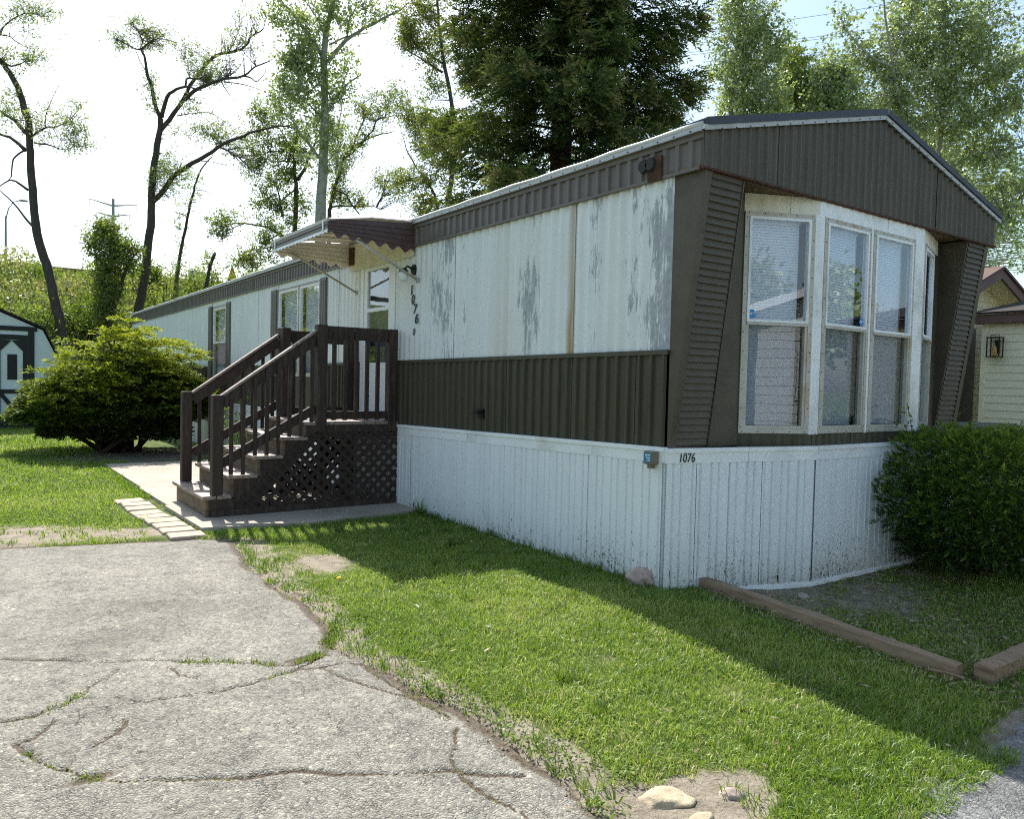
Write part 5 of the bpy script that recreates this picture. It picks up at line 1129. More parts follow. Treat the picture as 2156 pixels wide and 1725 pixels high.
# ------------------------------------------------------------------ trees
def tree(name, label, depth, limbs, blobs, leafmat_, barkmat, lsize, group=None, dspread=0.5, seed=0, twig_r=0.010, leaf_per=40, leaf_aspect=0.75, cluster=0.30, trunk_ext=True, tintr=(0, 1), bspread=1.0, bmul=1.0):
    """limbs: (pixel polyline, start radius px, end radius px); blobs: (u, v, ru, rv, branchlets) regions the small branches reach into"""
    rs = random.Random(seed); nr = np.random.default_rng(seed); px = depth/FPX
    base = None; L3 = []
    for li, (pts, r0, r1) in enumerate(limbs):
        P = []; dd = 0.0 if li == 0 else None
        for i, (u_, v_) in enumerate(pts):
            if li == 0: off = 0.0
            else:
                if i == 0: slope = rs.uniform(-1, 1)*dspread
                off = slope*sum(math.hypot(pts[k+1][0]-pts[k][0], pts[k+1][1]-pts[k][1]) for k in range(i))*px
                if i == 0 and L3:  # start on the nearest limb point
                    c = vp(u_, v_, depth); al = np.concatenate([q for q, _ in L3]); j = int(np.argmin(np.linalg.norm((al-c)-FW*((al-c)@FW)[:, None], axis=1))); d0 = float((al[j]-CAM)@FW)-depth
                off += d0 if L3 else 0.0
            P.append(vp(u_, v_, depth+off))
        P = np.array(P)
        if li == 0 and trunk_ext:
            gzv = float(gz(P[0][0], P[0][1]))-0.1
            if P[0][2] > gzv+0.05: P = np.concatenate([[[P[0][0], P[0][1], gzv], [P[0][0], P[0][1], (gzv+P[0][2])/2]], P])
        # smooth resample
        Q = [P[0]]
        for i in range(len(P)-1):
            p0, p1, p2, p3 = P[max(i-1, 0)], P[i], P[i+1], P[min(i+2, len(P)-1)]
            for t in (0.33, 0.67, 1.0): Q.append(0.5*((2*p1)+(-p0+p2)*t+(2*p0-5*p1+4*p2-p3)*t*t+(-p0+3*p1-3*p2+p3)*t**3))
        Q = np.array(Q); Q[1:-1] += nr.normal(0, 0.6*px, (len(Q)-2, 3)); rad = np.linspace(r0, r1, len(Q))*px
        L3.append((Q, rad))
    base = L3[0][0][0] if trunk_ext else L3[0][0][0]
    tr = thing(name, base, label, 'tree', group); mb = MB()
    for Q, rad in L3: mb.tube(Q, [float(x) for x in rad], 8 if rad[0] > 3*px else 5)
    AP = np.concatenate([Q[1:] for Q, _ in L3]); AR = np.concatenate([r_[1:] for _, r_ in L3])
    LPs, LDs = [], []
    tw = MB()
    for (bu, bv, ru, rv, nb) in blobs:
        ru *= bspread; rv *= bspread; nb = int(nb*bmul)
        c = vp(bu, bv, depth); dv = np.linalg.norm(np.cross(AP-c, FW), axis=1); 
        for _ in range(nb):
            while True:
                a, b, e = rs.uniform(-1, 1), rs.uniform(-1, 1), rs.uniform(-1, 1)
                if a*a+b*b+e*e <= 1: break
            tgt = vp(bu+a*ru, bv+b*rv, depth+e*min(ru, rv*1.5)*px*1.3)
            dist = np.linalg.norm(AP-tgt, axis=1)+np.maximum(0, AP[:, 2]-tgt[2])*0.6+nr.random(len(AP))*0.15*(ru*px); j = int(np.argmin(dist)); s_ = AP[j]; ln = np.linalg.norm(tgt-s_)
            if ln > 2.4*max(ru, rv)*px+1.0: s_ = tgt+(s_-tgt)*(1.4*max(ru, rv)*px/ln); ln = np.linalg.norm(tgt-s_)
            mid = (s_+tgt)/2+nr.normal(0, 0.10*ln, 3)+np.array([0, 0, 0.05*ln]); r0 = min(AR[j]*0.6, twig_r*(0.6+0.5*ln))
            t3 = np.linspace(0, 1, 5)[:, None]; pl = (1-t3)**2*s_+2*t3*(1-t3)*mid+t3*t3*tgt; tw.tube(pl, [float(r0*(1-0.75*k/4)) for k in range(5)], 3, cap=False)
            m_ = int(leaf_per*rs.uniform(0.5, 1.4)); ns_ = max(2, m_//7); t = nr.uniform(0.25, 1.0, (ns_, 1)); base_ = (1-t)**2*s_+2*t*(1-t)*mid+t*t*tgt
            sd_ = unit((tgt-s_)/max(ln, 1e-6)*0.5+nr.normal(0, 0.8, (ns_, 3))+np.array([0, 0, 0.15])); sl_ = cluster*2.1*nr.uniform(0.5, 1.3, (ns_, 1))*min(1.0, 0.4+ln*0.5); tip_ = base_+sd_*sl_     # leafy side twigs
            for q0, q1 in zip(base_, tip_): tw.tube([q0, q1], [twig_r*0.45, twig_r*0.2], 3, cap=False)
            k_ = np.arange(m_) % ns_; tt_ = nr.uniform(0.2, 1.08, (m_, 1)); LPs.append(base_[k_]+(tip_-base_)[k_]*tt_+nr.normal(0, 0.045+0.10*cluster, (m_, 3))); LDs.append(sd_[k_]*0.6+nr.normal(size=(m_, 3))+np.array([0, 0, -0.3]))
    t_o = mb.build('trunk', barkmat, tr, True)
    if tw.v: b_o = tw.build('branches', barkmat, tr); tag(b_o, kind='stuff')
    if LPs:
        P_ = np.concatenate(LPs); D_ = np.concatenate(LDs); n = len(P_); me = leaves('crown', P_, D_, lsize*nr.uniform(0.7, 1.3, n), lsize*leaf_aspect*nr.uniform(0.7, 1.2, n), leafmat_, np.clip(nr.uniform(tintr[0], tintr[1], n), 0, 1), base, fold=0.08); tag(link('crown', me, tr), kind='stuff')
    return tr
def A_(l): return [(x*0.2565, y*0.2565) for x, y in l]                 # upper-left close-up to the pixel grid
def B_(l): return [(497.8+x*0.2565, y*0.2565) for x, y in l]
def C5(l): return [(x*0.2565, 442.5+y*0.2565) for x, y in l]
def D_4(l): return [(1548.7+x*0.2817, y*0.2817) for x, y in l]
# leaning tree by the shed
tree('leaning_tree', 'tall leaning tree with sparse new leaves above the black-trimmed shed', 31, [
    (C5([(520, 1160), (505, 1000), (480, 860), (440, 700), (400, 500), (340, 330), (295, 120)])+A_([(270, 1560), (250, 1320), (245, 1150), (230, 1000), (190, 860), (150, 720), (80, 600), (0, 490), (-120, 380), (-260, 180), (-380, -60)]), 11.5, 4.0),
    (A_([(205, 1230), (120, 1150), (0, 1105), (-150, 1120)]), 4.5, 1.5), (A_([(210, 1090), (110, 980), (0, 910), (-140, 800)]), 4.5, 1.5),
    (A_([(200, 1235), (110, 1310), (85, 1450), (40, 1500)]), 2.2, 0.8), (A_([(235, 1560), (150, 1500), (80, 1480), (-20, 1540)]), 3.0, 1.0), (C5([(285, 150), (190, 40)])+A_([(100, 1660), (0, 1560)]), 3.0, 1.2),
    (A_([(270, 1115), (360, 1050), (480, 1035), (600, 950), (690, 830)]), 2.4, 0.6), (A_([(280, 1170), (420, 1195), (510, 1225), (650, 1200)]), 2.2, 0.6), (A_([(370, 1040), (375, 940), (420, 830), (470, 720)]), 1.4, 0.5),
    (A_([(20, 500), (90, 540), (200, 510), (300, 490)]), 2.5, 0.6), (A_([(-60, 420), (0, 280), (50, 190), (200, 105), (350, 130)]), 3.0, 0.6), (A_([(0, 280), (80, 300), (150, 350), (250, 400)]), 1.6, 0.5)],
    [(120, 260, 60, 45, 34), (165, 285, 32, 30, 16), (50, 120, 45, 22, 24), (70, 25, 55, 28, 30), (30, 255, 40, 28, 14), (15, 215, 22, 30, 10), (-60, 60, 60, 60, 20)], 'locust_leaf', 'bark', 0.13, dspread=0.5, seed=2, leaf_per=20, cluster=0.30, bspread=1.25, bmul=2.0, twig_r=0.016, leaf_aspect=0.34)
# forked tree
tree('forked_tree', 'tall forked tree with long bare limbs and sparse leaves', 34, [
    (C5([(1130, 860), (1160, 700), (1185, 560), (1215, 300), (1240, 60)])+A_([(1240, 1640), (1262, 1400), (1290, 1200), (1315, 1060), (1318, 970)]), 10.5, 5.5),
    (A_([(1318, 970), (1270, 850), (1250, 720), (1200, 580), (1190, 480), (1160, 405), (1100, 395), (960, 320)]), 4.5, 0.9), (A_([(1165, 405), (1220, 350), (1300, 315), (1450, 350)]), 2.0, 0.6), (A_([(1170, 350), (1130, 250), (1060, 190)]), 1.4, 0.5), (A_([(1190, 570), (1140, 480), (1110, 400)]), 1.0, 0.5),
    (A_([(1325, 960), (1370, 800), (1450, 730), (1560, 715), (1660, 745)]), 4.6, 1.2), (A_([(1520, 715), (1530, 650), (1570, 640), (1660, 660), (1700, 690)]), 2.5, 1.0), (A_([(1560, 640), (1520, 540), (1510, 480)]), 1.0, 0.5),
    (A_([(1325, 1060), (1420, 940), (1500, 820), (1560, 700), (1680, 540), (1780, 450), (1900, 430), (2020, 370), (2070, 290), (2156, 235), (2190, 140)]), 5.0, 1.0), (A_([(1880, 430), (1930, 320), (1970, 220), (1960, 90)]), 1.4, 0.5),
    (A_([(1515, 820), (1600, 740), (1740, 680), (1850, 640), (2000, 620), (2100, 540), (2210, 500)]), 4.4, 1.0), (A_([(2000, 620), (2060, 640), (2110, 665), (2180, 590)]), 2.0, 0.6), (A_([(1820, 670), (1860, 740), (1930, 830)]), 1.4, 0.5), (A_([(1840, 670), (2000, 690), (2156, 745)]), 1.4, 0.5),
    (A_([(1245, 1660), (1330, 1580), (1430, 1440), (1580, 1340), (1700, 1270), (1830, 1180), (2000, 1110), (2156, 1060), (2340, 1030), (2400, 1055)]), 6.0, 1.2), (A_([(1820, 1215), (1960, 1290), (2060, 1390), (2156, 1430)]), 2.0, 0.7), (A_([(1780, 1200), (1720, 1100), (1650, 1040)]), 1.0, 0.4),
    (A_([(1450, 950), (1600, 925), (1740, 930), (1900, 1030), (2000, 1080)]), 1.4, 0.4), (A_([(1500, 850), (1520, 950), (1540, 1030)]), 1.0, 0.4)],
    [(285, 75, 50, 28, 34), (355, 85, 40, 20, 22), (430, 130, 40, 26, 22), (460, 160, 45, 22, 26), (505, 40, 40, 40, 16), (320, 200, 26, 32, 18), (360, 370, 45, 40, 54), (430, 270, 50, 30, 26), (500, 95, 40, 24, 16), (530, 330, 40, 40, 20), (400, 215, 26, 18, 10), (470, 300, 40, 25, 18)], 'locust_leaf', 'bark', 0.13, dspread=0.45, seed=4, leaf_per=20, cluster=0.30, bspread=1.25, bmul=2.0, twig_r=0.016, leaf_aspect=0.34)
# slimmer tree and broken trunk behind the roof
tree('slim_tree', 'slim dark trunk rising behind the low roof end', 37, [(C5([(1435, 780), (1450, 600), (1470, 420), (1505, 230), (1550, 0)])+A_([(1580, 1600), (1610, 1500), (1650, 1390), (1740, 1285)]), 5.2, 1.2), (C5([(1490, 380), (1540, 350), (1600, 335)]), 0.8, 0.4), (C5([(1540, 60), (1500, 30), (1440, 90), (1410, 170)]), 1.2, 0.4), (A_([(1600, 1555), (1690, 1570), (1770, 1615)]), 1.0, 0.4)],
    [(372, 545, 18, 50, 20), (400, 400, 30, 50, 22), (385, 470, 20, 40, 10)], 'locust_leaf', 'bark', 0.14, seed=6, leaf_per=18, cluster=0.2, leaf_aspect=0.4)
tree('broken_trunk', 'short broken tree trunk with a few leaves behind the roof', 38, [(C5([(1690, 680), (1705, 560), (1735, 430), (1768, 348)]), 5.0, 3.2)], [(432, 545, 14, 26, 16)], 'locust_leaf', 'bark', 0.14, seed=7, leaf_per=14, cluster=0.15, leaf_aspect=0.4)
tree('leafy_tree', 'small bushy tree with ivy-like leaves on the bank below the pylon', 32, [(C5([(890, 1060), (890, 800), (880, 550), (915, 330), (925, 130)]), 9.0, 2.0), (C5([(905, 860), (950, 760), (1010, 560), (1060, 440), (1120, 350)]), 6.0, 1.5), (C5([(890, 600), (830, 450), (780, 330)]), 2.5, 0.8)],
    [(228, 520, 44, 60, 110), (215, 590, 34, 50, 60), (268, 540, 30, 45, 44), (215, 660, 28, 50, 46), (250, 640, 24, 50, 30), (205, 490, 24, 22, 22)], 'young_leaf', 'bark', 0.14, seed=9, leaf_per=34, cluster=0.28, leaf_aspect=0.5, tintr=(0, 0.8))
# poplar and its neighbours
tree('poplar', 'tall poplar with pale straight trunk and grey-green leaves', 33, [
    (B_([(690, 1800), (700, 1600), (710, 1350), (725, 1000), (720, 800), (718, 500), (738, 250), (785, 60), (810, -150), (830, -420)]), 13, 3.5),
    (B_([(750, 510), (860, 370), (1000, 260), (1180, 160), (1340, 80), (1420, 10)]), 5.0, 0.9), (B_([(760, 365), (900, 300), (1100, 265)]), 2.6, 0.8), (B_([(755, 910), (850, 760), (920, 680), (1020, 612)]), 3.8, 1.4), (B_([(880, 700), (905, 590), (960, 545)]), 1.6, 0.5),
    (B_([(700, 440), (560, 240), (460, 110), (380, 20), (330, -60)]), 4.0, 1.0), (B_([(480, 190), (350, 160), (240, 120)]), 2.0, 0.6), (B_([(905, 330), (920, 180), (980, 50), (1000, -60)]), 2.2, 0.6), (B_([(1060, 230), (1060, 120), (1030, 0)]), 1.6, 0.5), (B_([(1320, 80), (1220, 130), (1240, 0)]), 1.2, 0.5),
    (B_([(690, 1300), (600, 1190), (510, 1080), (450, 980), (330, 900)]), 3.6, 1.0), (B_([(720, 1000), (640, 900), (520, 800), (430, 760)]), 2.4, 0.7), (B_([(722, 640), (620, 560), (500, 500)]), 2.2, 0.7), (B_([(735, 300), (660, 150), (560, 0)]), 2.4, 0.7)],
    [(615, 155, 30, 34, 70), (640, 75, 45, 40, 74), (655, 185, 42, 30, 60), (630, 115, 40, 30, 60), (600, 25, 40, 30, 40), (720, 140, 30, 34, 30), (715, 185, 28, 26, 30), (745, 30, 40, 30, 36), (690, 20, 30, 30, 36), (800, 20, 26, 22, 16), (640, 235, 50, 36, 46), (700, 255, 46, 34, 40), (660, 320, 40, 40, 26), (710, 330, 30, 40, 20), (580, 190, 30, 40, 20), (690, -70, 90, 60, 80)], 'poplar_leaf', 'bark_pale', 0.135, seed=11, leaf_per=20, cluster=0.34, bspread=1.3, leaf_aspect=0.8, dspread=0.5)
tree('bank_tree', 'dark-stemmed leafy tree with a nest of twigs left of the poplar', 36, [
    (B_([(480, 1860), (490, 1560), (475, 1430), (475, 1250), (500, 1090)]), 6.5, 2.2), (B_([(500, 1480), (560, 1380), (600, 1270), (650, 1160), (690, 1100)]), 4.0, 1.2), (B_([(380, 1780), (350, 1620), (330, 1500)]), 3.0, 1.0), (B_([(480, 1560), (400, 1620), (360, 1660)]), 2.4, 1.2), (B_([(470, 1250), (400, 1130), (350, 1060), (230, 1010)]), 2.4, 0.8), (B_([(500, 1100), (420, 980), (380, 880)]), 2.0, 0.6), (B_([(480, 1330), (300, 1320), (150, 1350)]), 1.6, 0.5), (B_([(330, 1590), (220, 1640), (120, 1680)]), 1.6, 0.5), (B_([(250, 1250), (380, 1240), (470, 1290)]), 1.2, 0.6), ([(622, 520), (590, 492), (553, 476), (513, 471), (474, 473), (441, 471)], 3.0, 0.8), ([(513, 471), (480, 485), (455, 497)], 1.4, 0.5), ([(590, 492), (560, 510), (530, 540)], 1.8, 0.6)],
    [(560, 235, 45, 25, 46), (545, 300, 44, 38, 54), (610, 330, 36, 40, 56), (580, 380, 50, 36, 56), (640, 290, 40, 40, 40), (550, 430, 44, 28, 36), (620, 430, 44, 30, 40), (540, 345, 26, 26, 22), (474, 462, 52, 15, 30), (472, 490, 34, 12, 14), (535, 540, 50, 30, 40), (500, 560, 34, 22, 18), (590, 520, 46, 34, 30), (560, 500, 30, 20, 20), (600, 470, 40, 24, 26)], 'young_leaf', 'bark', 0.13, seed=13, leaf_per=30, cluster=0.30, leaf_aspect=0.5, tintr=(0, 0.75))
tree('spreading_tree', 'wide-branching tree with thin leaves right of the poplar', 35, [
    (B_([(760, 1840), (770, 1700), (800, 1560), (880, 1300)]), 5.5, 3.0), (B_([(880, 1300), (960, 1210), (1100, 1130), (1230, 1090), (1300, 1080)]), 2.8, 0.8), (B_([(900, 1290), (1020, 1180), (1120, 1060), (1160, 980), (1330, 940)]), 2.6, 0.7), (B_([(960, 1210), (1040, 990), (1080, 940), (1200, 910)]), 2.2, 0.6), (B_([(1050, 960), (1030, 880), (1060, 830)]), 1.2, 0.4),
    (B_([(770, 1700), (900, 1690), (1000, 1700), (1120, 1690), (1180, 1720)]), 2.4, 1.0), (B_([(800, 1560), (900, 1600), (960, 1700), (1010, 1760)]), 2.4, 1.2), (B_([(840, 1230), (830, 1080), (860, 900), (880, 800)]), 2.0, 0.6), (B_([(1150, 1700), (1210, 1560), (1240, 1440), (1380, 1380)]), 2.4, 0.8)],
    [(720, 330, 40, 36, 46), (715, 390, 36, 34, 40), (750, 290, 44, 26, 34), (790, 240, 40, 24, 30), (830, 205, 40, 26, 34), (760, 225, 34, 26, 22), (810, 380, 40, 22, 30), (740, 430, 50, 22, 36), (850, 400, 30, 26, 22), (700, 270, 30, 26, 22)], 'young_leaf', 'bark', 0.12, seed=15, leaf_per=28, cluster=0.30, leaf_aspect=0.45, tintr=(0.1, 1.0))
tree('bronze_tree', 'thin tree with bronze-green young leaves beside the spruce', 30, [
    (B_([(1735, 1800), (1740, 1600), (1790, 1300), (1800, 1100), (1740, 700), (1700, 500), (1670, 250), (1650, 50), (1640, -200)]), 7.0, 2.2), (B_([(1710, 530), (1600, 460), (1500, 400), (1440, 340)]), 2.4, 0.7), (B_([(1690, 590), (1580, 520), (1470, 450), (1350, 390)]), 2.8, 0.7), (B_([(1680, 1800), (1620, 1600), (1560, 1480), (1480, 1380), (1400, 1230), (1380, 1150)]), 3.2, 0.8), (B_([(1550, 1490), (1450, 1480), (1300, 1490), (1150, 1480)]), 2.0, 0.6), (B_([(1850, 240), (1840, 100), (1860, -50)]), 1.6, 0.8), (B_([(1540, 1300), (1520, 1180), (1500, 1080)]), 1.4, 0.5)],
    [(880, 55, 40, 50, 60), (855, 85, 30, 30, 34), (920, 100, 34, 40, 44), (860, 20, 36, 30, 34), (840, 215, 36, 30, 30), (880, 255, 36, 34, 36), (900, 310, 40, 34, 40), (860, 380, 34, 24, 30), (905, 370, 34, 40, 36), (900, 180, 30, 30, 20), (940, 330, 40, 50, 40), (930, -40, 70, 50, 40)], 'young_leaf', 'bark', 0.12, seed=17, leaf_per=30, cluster=0.30, leaf_aspect=0.5, tintr=(0.15, 1.0))
# right-hand trees
tree('cottonwood', 'tall cottonwood with pale forked trunk behind the gable', 23, [
    (D_4([(1500, 1500), (1510, 1180), (1530, 1000), (1560, 700), (1560, 400), (1562, 100), (1570, -150), (1570, -400)]), 7.5, 2.2),
    (D_4([(1510, 1250), (1380, 1080), (1280, 940), (1230, 750), (1180, 500), (1130, 200), (1110, 0), (1090, -150)]), 4.0, 1.2), (D_4([(1180, 500), (1050, 440), (920, 340), (830, 220), (780, 110)]), 2.0, 0.5), (D_4([(1190, 490), (1250, 300), (1330, 130), (1370, 0)]), 1.8, 0.5),
    (D_4([(1560, 1010), (1780, 880), (1950, 820), (2156, 760), (2300, 700)]), 3.5, 1.2), (D_4([(1540, 1290), (1700, 1200), (1850, 1150), (2156, 1090), (2300, 1080)]), 3.5, 1.2), (D_4([(1570, 830), (1700, 700), (1850, 620), (2020, 560), (2200, 470)]), 3.0, 0.8), (D_4([(1560, 600), (1660, 450), (1800, 250), (1880, 100), (1900, -50)]), 2.8, 0.8), (D_4([(1560, 750), (1480, 600), (1400, 450), (1330, 330)]), 2.0, 0.5), (D_4([(1640, 700), (1720, 500), (1780, 400)]), 1.4, 0.5), (D_4([(1580, 1450), (1800, 1530), (2000, 1470), (2160, 1430)]), 2.8, 0.8)],
    [(1790, 60, 30, 36, 12), (1815, 130, 34, 40, 34), (1875, 60, 40, 50, 50), (1930, 55, 36, 55, 50), (1880, 150, 44, 44, 74), (1985, 60, 40, 60, 66), (1960, 150, 46, 50, 84), (2030, 130, 44, 60, 84), (2075, 60, 44, 60, 70), (2110, 150, 44, 50, 74), (1930, 240, 50, 40, 76), (2010, 250, 50, 44, 84), (2090, 240, 50, 40, 74), (2020, 330, 44, 34, 40), (2095, 330, 46, 36, 40), (2120, 400, 44, 40, 44), (2050, 390, 36, 36, 30), (2130, 470, 40, 44, 40), (2090, 510, 34, 40, 30), (1860, 220, 40, 30, 46), (2180, 200, 50, 160, 60), (1990, -60, 120, 60, 90)], 'poplar_leaf', 'bark_pale', 0.105, seed=21, leaf_per=24, cluster=0.30, bspread=1.35, twig_r=0.014, leaf_aspect=0.85, dspread=0.4)
tree('cottonwood', 'cottonwood with dense leaves just right of the dark spruce', 27, [
    (D_4([(-60, 1600), (-60, 1200), (-40, 900), (-20, 650), (10, 400), (30, 150), (50, -150)]), 8, 2.5), (D_4([(-30, 800), (80, 620), (200, 480), (330, 330), (430, 190)]), 3.4, 0.6), (D_4([(10, 420), (120, 250), (230, 120), (340, 0)]), 2.8, 0.6), (D_4([(-40, 900), (100, 700), (300, 640), (420, 640)]), 2.4, 0.6), (D_4([(-50, 1050), (60, 900), (150, 830), (240, 800)]), 2.4, 0.6)],
    [(1570, 40, 46, 50, 90), (1600, 110, 40, 40, 74), (1560, 160, 46, 44, 90), (1630, 60, 26, 34, 24), (1650, 90, 20, 24, 14), (1610, 180, 46, 34, 66), (1560, 230, 46, 34, 66), (1620, 235, 40, 30, 44), (1570, -60, 80, 50, 60), (1520, 90, 40, 80, 60)], 'poplar_leaf', 'bark_pale', 0.115, seed=23, leaf_per=24, cluster=0.32, bspread=1.35, twig_r=0.014, leaf_aspect=0.8, dspread=0.4)
for k, (lab, u0, dep, bl, sd) in enumerate((
    ('rounded young tree with yellow-green leaves behind the roof ridge', 1672, 30, [(1665, 150, 34, 30, 70), (1690, 190, 34, 34, 84), (1650, 210, 34, 34, 74), (1700, 240, 36, 26, 60), (1668, 110, 16, 20, 14), (1738, 130, 12, 34, 12)], 31),
    ('light green poplar top above the roof ridge', 1755, 29, [(1740, 170, 30, 44, 70), (1770, 200, 36, 36, 84), (1725, 230, 34, 30, 64), (1800, 235, 36, 30, 70), (1790, 175, 24, 30, 34), (1755, 130, 12, 30, 14)], 33),
    ('broad leafy tree behind the right roof slope', 1900, 33, [(1890, 290, 60, 40, 90), (1960, 330, 60, 50, 110), (2020, 420, 60, 50, 110), (2080, 470, 60, 60, 110), (2120, 360, 50, 60, 80), (1850, 240, 50, 34, 70), (2150, 540, 60, 50, 60)], 35))):
    top = min(b[1] for b in bl)
    tree('leafy_poplar', lab, dep, [([(u0, 520), (u0+4, 400), (u0-3, 300), (u0+5, top+60), (u0+2, top+10)], 6, 1.0), ([(u0, 380), (u0+40, 300), (u0+60, 240)], 2.5, 0.6), ([(u0, 360), (u0-30, 280), (u0-45, 230)], 2.2, 0.6)], bl, 'poplar_leaf' if k != 0 else 'young_leaf', 'bark_pale', 0.12, 'poplars behind the home', seed=sd, leaf_per=24, cluster=0.34, bspread=1.35, twig_r=0.014, leaf_aspect=0.8, tintr=(0.1, 0.9))

# spruce
sp = np.array([6.78, 9.72, 0.0]); spr = thing('spruce_tree', sp, 'huge dark spruce towering behind the mobile home', 'tree')
mb = MB(); mb.tube([sp+np.array([0, 0, z]) for z in (-0.1, 3, 6, 9, 12, 15, 18.5)], [0.36, 0.30, 0.25, 0.20, 0.15, 0.09, 0.02], 9); mb.build('trunk', 'bark_conifer', spr, True)
lb = MB(); C_, D_, T_ = [], [], []
def rad_at(z): return float(np.interp(z, [0.8, 2.2, 3.5, 6.5, 10, 14, 18.3], [2.4, 2.95, 3.2, 3.1, 2.7, 1.6, 0.1]))
z = 1.0; DEAD = []
while z < 18.2:
    nb = 5 if z < 13 else 5; a0 = rnd.uniform(0, 6.28)
    for k in range(nb):
        a_ = a0+2*math.pi*k/nb+rnd.uniform(-.3, .3); Lb = rad_at(z)*rnd.uniform(0.72, 1.08); zz = z+rnd.uniform(-.1, .1); up0 = 0.10 if z < 6 else 0.3
        hz_ = np.array([math.cos(a_), math.sin(a_), 0]); pts = []
        for i in range(7):
            t = i/6; pts.append(sp+np.array([0, 0, zz])+hz_*Lb*t+np.array([0, 0, 1.0])*(Lb*(up0*t-0.42*t*t+0.22*t**3)))
        lb.tube(pts, [0.045*(1-0.85*i/6)*min(1, Lb/2.5) for i in range(7)], 4); pts = np.array(pts)
        low = z < 5.2
        dens = 38 if not low else (33 if z > 3.6 else 20)
        sidev = np.array([-hz_[1], hz_[0], 0])
        m_ = int(dens*Lb*2.6); t = rng.uniform(0.10 if not low else 0.25, 1.0, m_)**0.8; f = t*6; i = np.clip(f.astype(int), 0, 5); fr = (f-i)[:, None]; bp_ = pts[i]*(1-fr)+pts[i+1]*fr
        lat = rng.uniform(-1, 1, m_)*(0.22+0.42*(1-np.abs(2*t-1.1)))*min(1.0, Lb/2.2); C_.append(bp_+sidev*lat[:, None]+np.stack([0*t, 0*t, -0.20*np.abs(lat)+rng.normal(0, 0.13, m_)], 1))
        D_.append(hz_*0.8+sidev*np.sign(lat)[:, None]*0.7+rng.normal(0, 0.25, (m_, 3))+np.array([0, 0, -0.15])); T_.append(np.clip(0.34+0.45*(t > 0.75)+rng.normal(0, 0.18, m_)-0.1*low, 0, 1.0))
    z += 0.36 if z < 13 else 0.3
tag(lb.build('limbs', 'bark_conifer', spr), kind='stuff')
C_ = np.concatenate(C_); D_ = np.concatenate(D_); T_ = np.concatenate(T_)
toc = CAM[:2]-sp[:2]; toc = toc/np.linalg.norm(toc); front = (C_[:, :2]-sp[:2])@toc > -0.5; kp = front | (rng.random(len(C_)) < 0.34); C_, D_, T_ = C_[kp], D_[kp], T_[kp]      # fewer sprays on the hidden side
vis = C_[:, 2] < 11.2; far = ~vis
P_, LD, LL, LW, TT = sprays(C_[vis], D_[vis], 11, 0.30, 0.12, 0.034, T_[vis], 0.25, 0.6)
P2, LD2, LL2, LW2, TT2 = sprays(C_[far], D_[far], 6, 0.32, 0.2, 0.08, T_[far], 0.25, 0.6)
me = leaves('needles', np.concatenate([P_, P2]), np.concatenate([LD, LD2]), np.concatenate([LL, LL2]), np.concatenate([LW, LW2]), 'spruce_leaf', np.concatenate([TT, TT2]), sp); tag(link('needles', me, spr), kind='stuff')
print('spruce leaves', len(P_)+len(P2))
# ------------------------------------------------------------------ shed with gambrel roof
SY = 18.6; cxs = -3.45; HWs = 1.28
shed = thing('garden_shed', (cxs, SY+1.2, 0), 'white gambrel-roofed shed with black trimmed barn doors', 'shed')
gam = [(-HWs, 0.05), (HWs, 0.05), (HWs, 1.80), (0.98, 2.46), (0.0, 2.90), (-0.98, 2.46), (-HWs, 1.80)]
MB().prism([(p[0], p[1]) for p in gam], (cxs, SY, 0), (1, 0, 0), (0, 0, 1), (0, 1, 0), 2.4).build('wall', 'shed_white', shed)
rl = [(-HWs-0.06, 1.74), (-1.0, 2.49), (0.0, 2.94), (1.0, 2.49), (HWs+0.06, 1.74)]; mb = MB()
for (a0, b0), (a1, b1) in zip(rl[:-1], rl[1:]): mb.prism([(a0, b0), (a1, b1), (a1, b1+0.05), (a0, b0+0.05)], (cxs, SY-0.08, 0), (1, 0, 0), (0, 0, 1), (0, 1, 0), 2.55)
mb.build('roof', 'shingle_dark', shed)
def sp_(x, z, w_, h_, nm, mt, par, th=0.03, y0=0.0): m_ = MB(); m_.box((cxs+x, SY-th-y0, z), (cxs+x+w_, SY-y0-0.002, z+h_)); return m_.build(nm, mt, par)
for sg in (-1, 1):
    x0 = 0.0 if sg > 0 else -0.66
    lf = sp_(x0+0.005, 0.12, 0.65, 2.24, 'door', 'shed_white', shed, 0.02)
    for (x, z, w_, h_) in ((0.0, 0.12, 0.10, 2.20), (0.56, 0.12, 0.10, 2.20), (0.10, 0.12, 0.46, 0.12), (0.10, 0.88, 0.46, 0.10), (0.10, 2.20, 0.46, 0.12)): sp_(x0+x, z, w_, h_, 'door_trim', 'shed_black', lf, 0.024, 0.02)
    sp_(x0+0.24, 1.22, 0.20, 0.62, 'door_window', 'shed_black', lf, 0.014, 0.021)
    for (a, b) in (((0.10, 0.24), (0.56, 0.88)), ((0.10, 0.88), (0.56, 0.24))):
        m_ = MB(); m_.beam((cxs+x0+a[0], SY-0.034-0.004*(a[1] > 0.5), a[1]), (cxs+x0+b[0], SY-0.034-0.004*(a[1] > 0.5), b[1]), 0.02, 0.09, up=(0, 0, 1)); m_.build('cross_brace', 'shed_black', lf)
    for (a, b) in (((0.10, 1.92), (0.33, 2.18)), ((0.56, 1.92), (0.33, 2.18))):
        m_ = MB(); m_.prism([a, b, (a[0], 2.20)], (cxs+x0, SY-0.022, 0), (1, 0, 0), (0, 0, 1), (0, -1, 0), 0.022); m_.build('arch_corner', 'shed_black', lf)
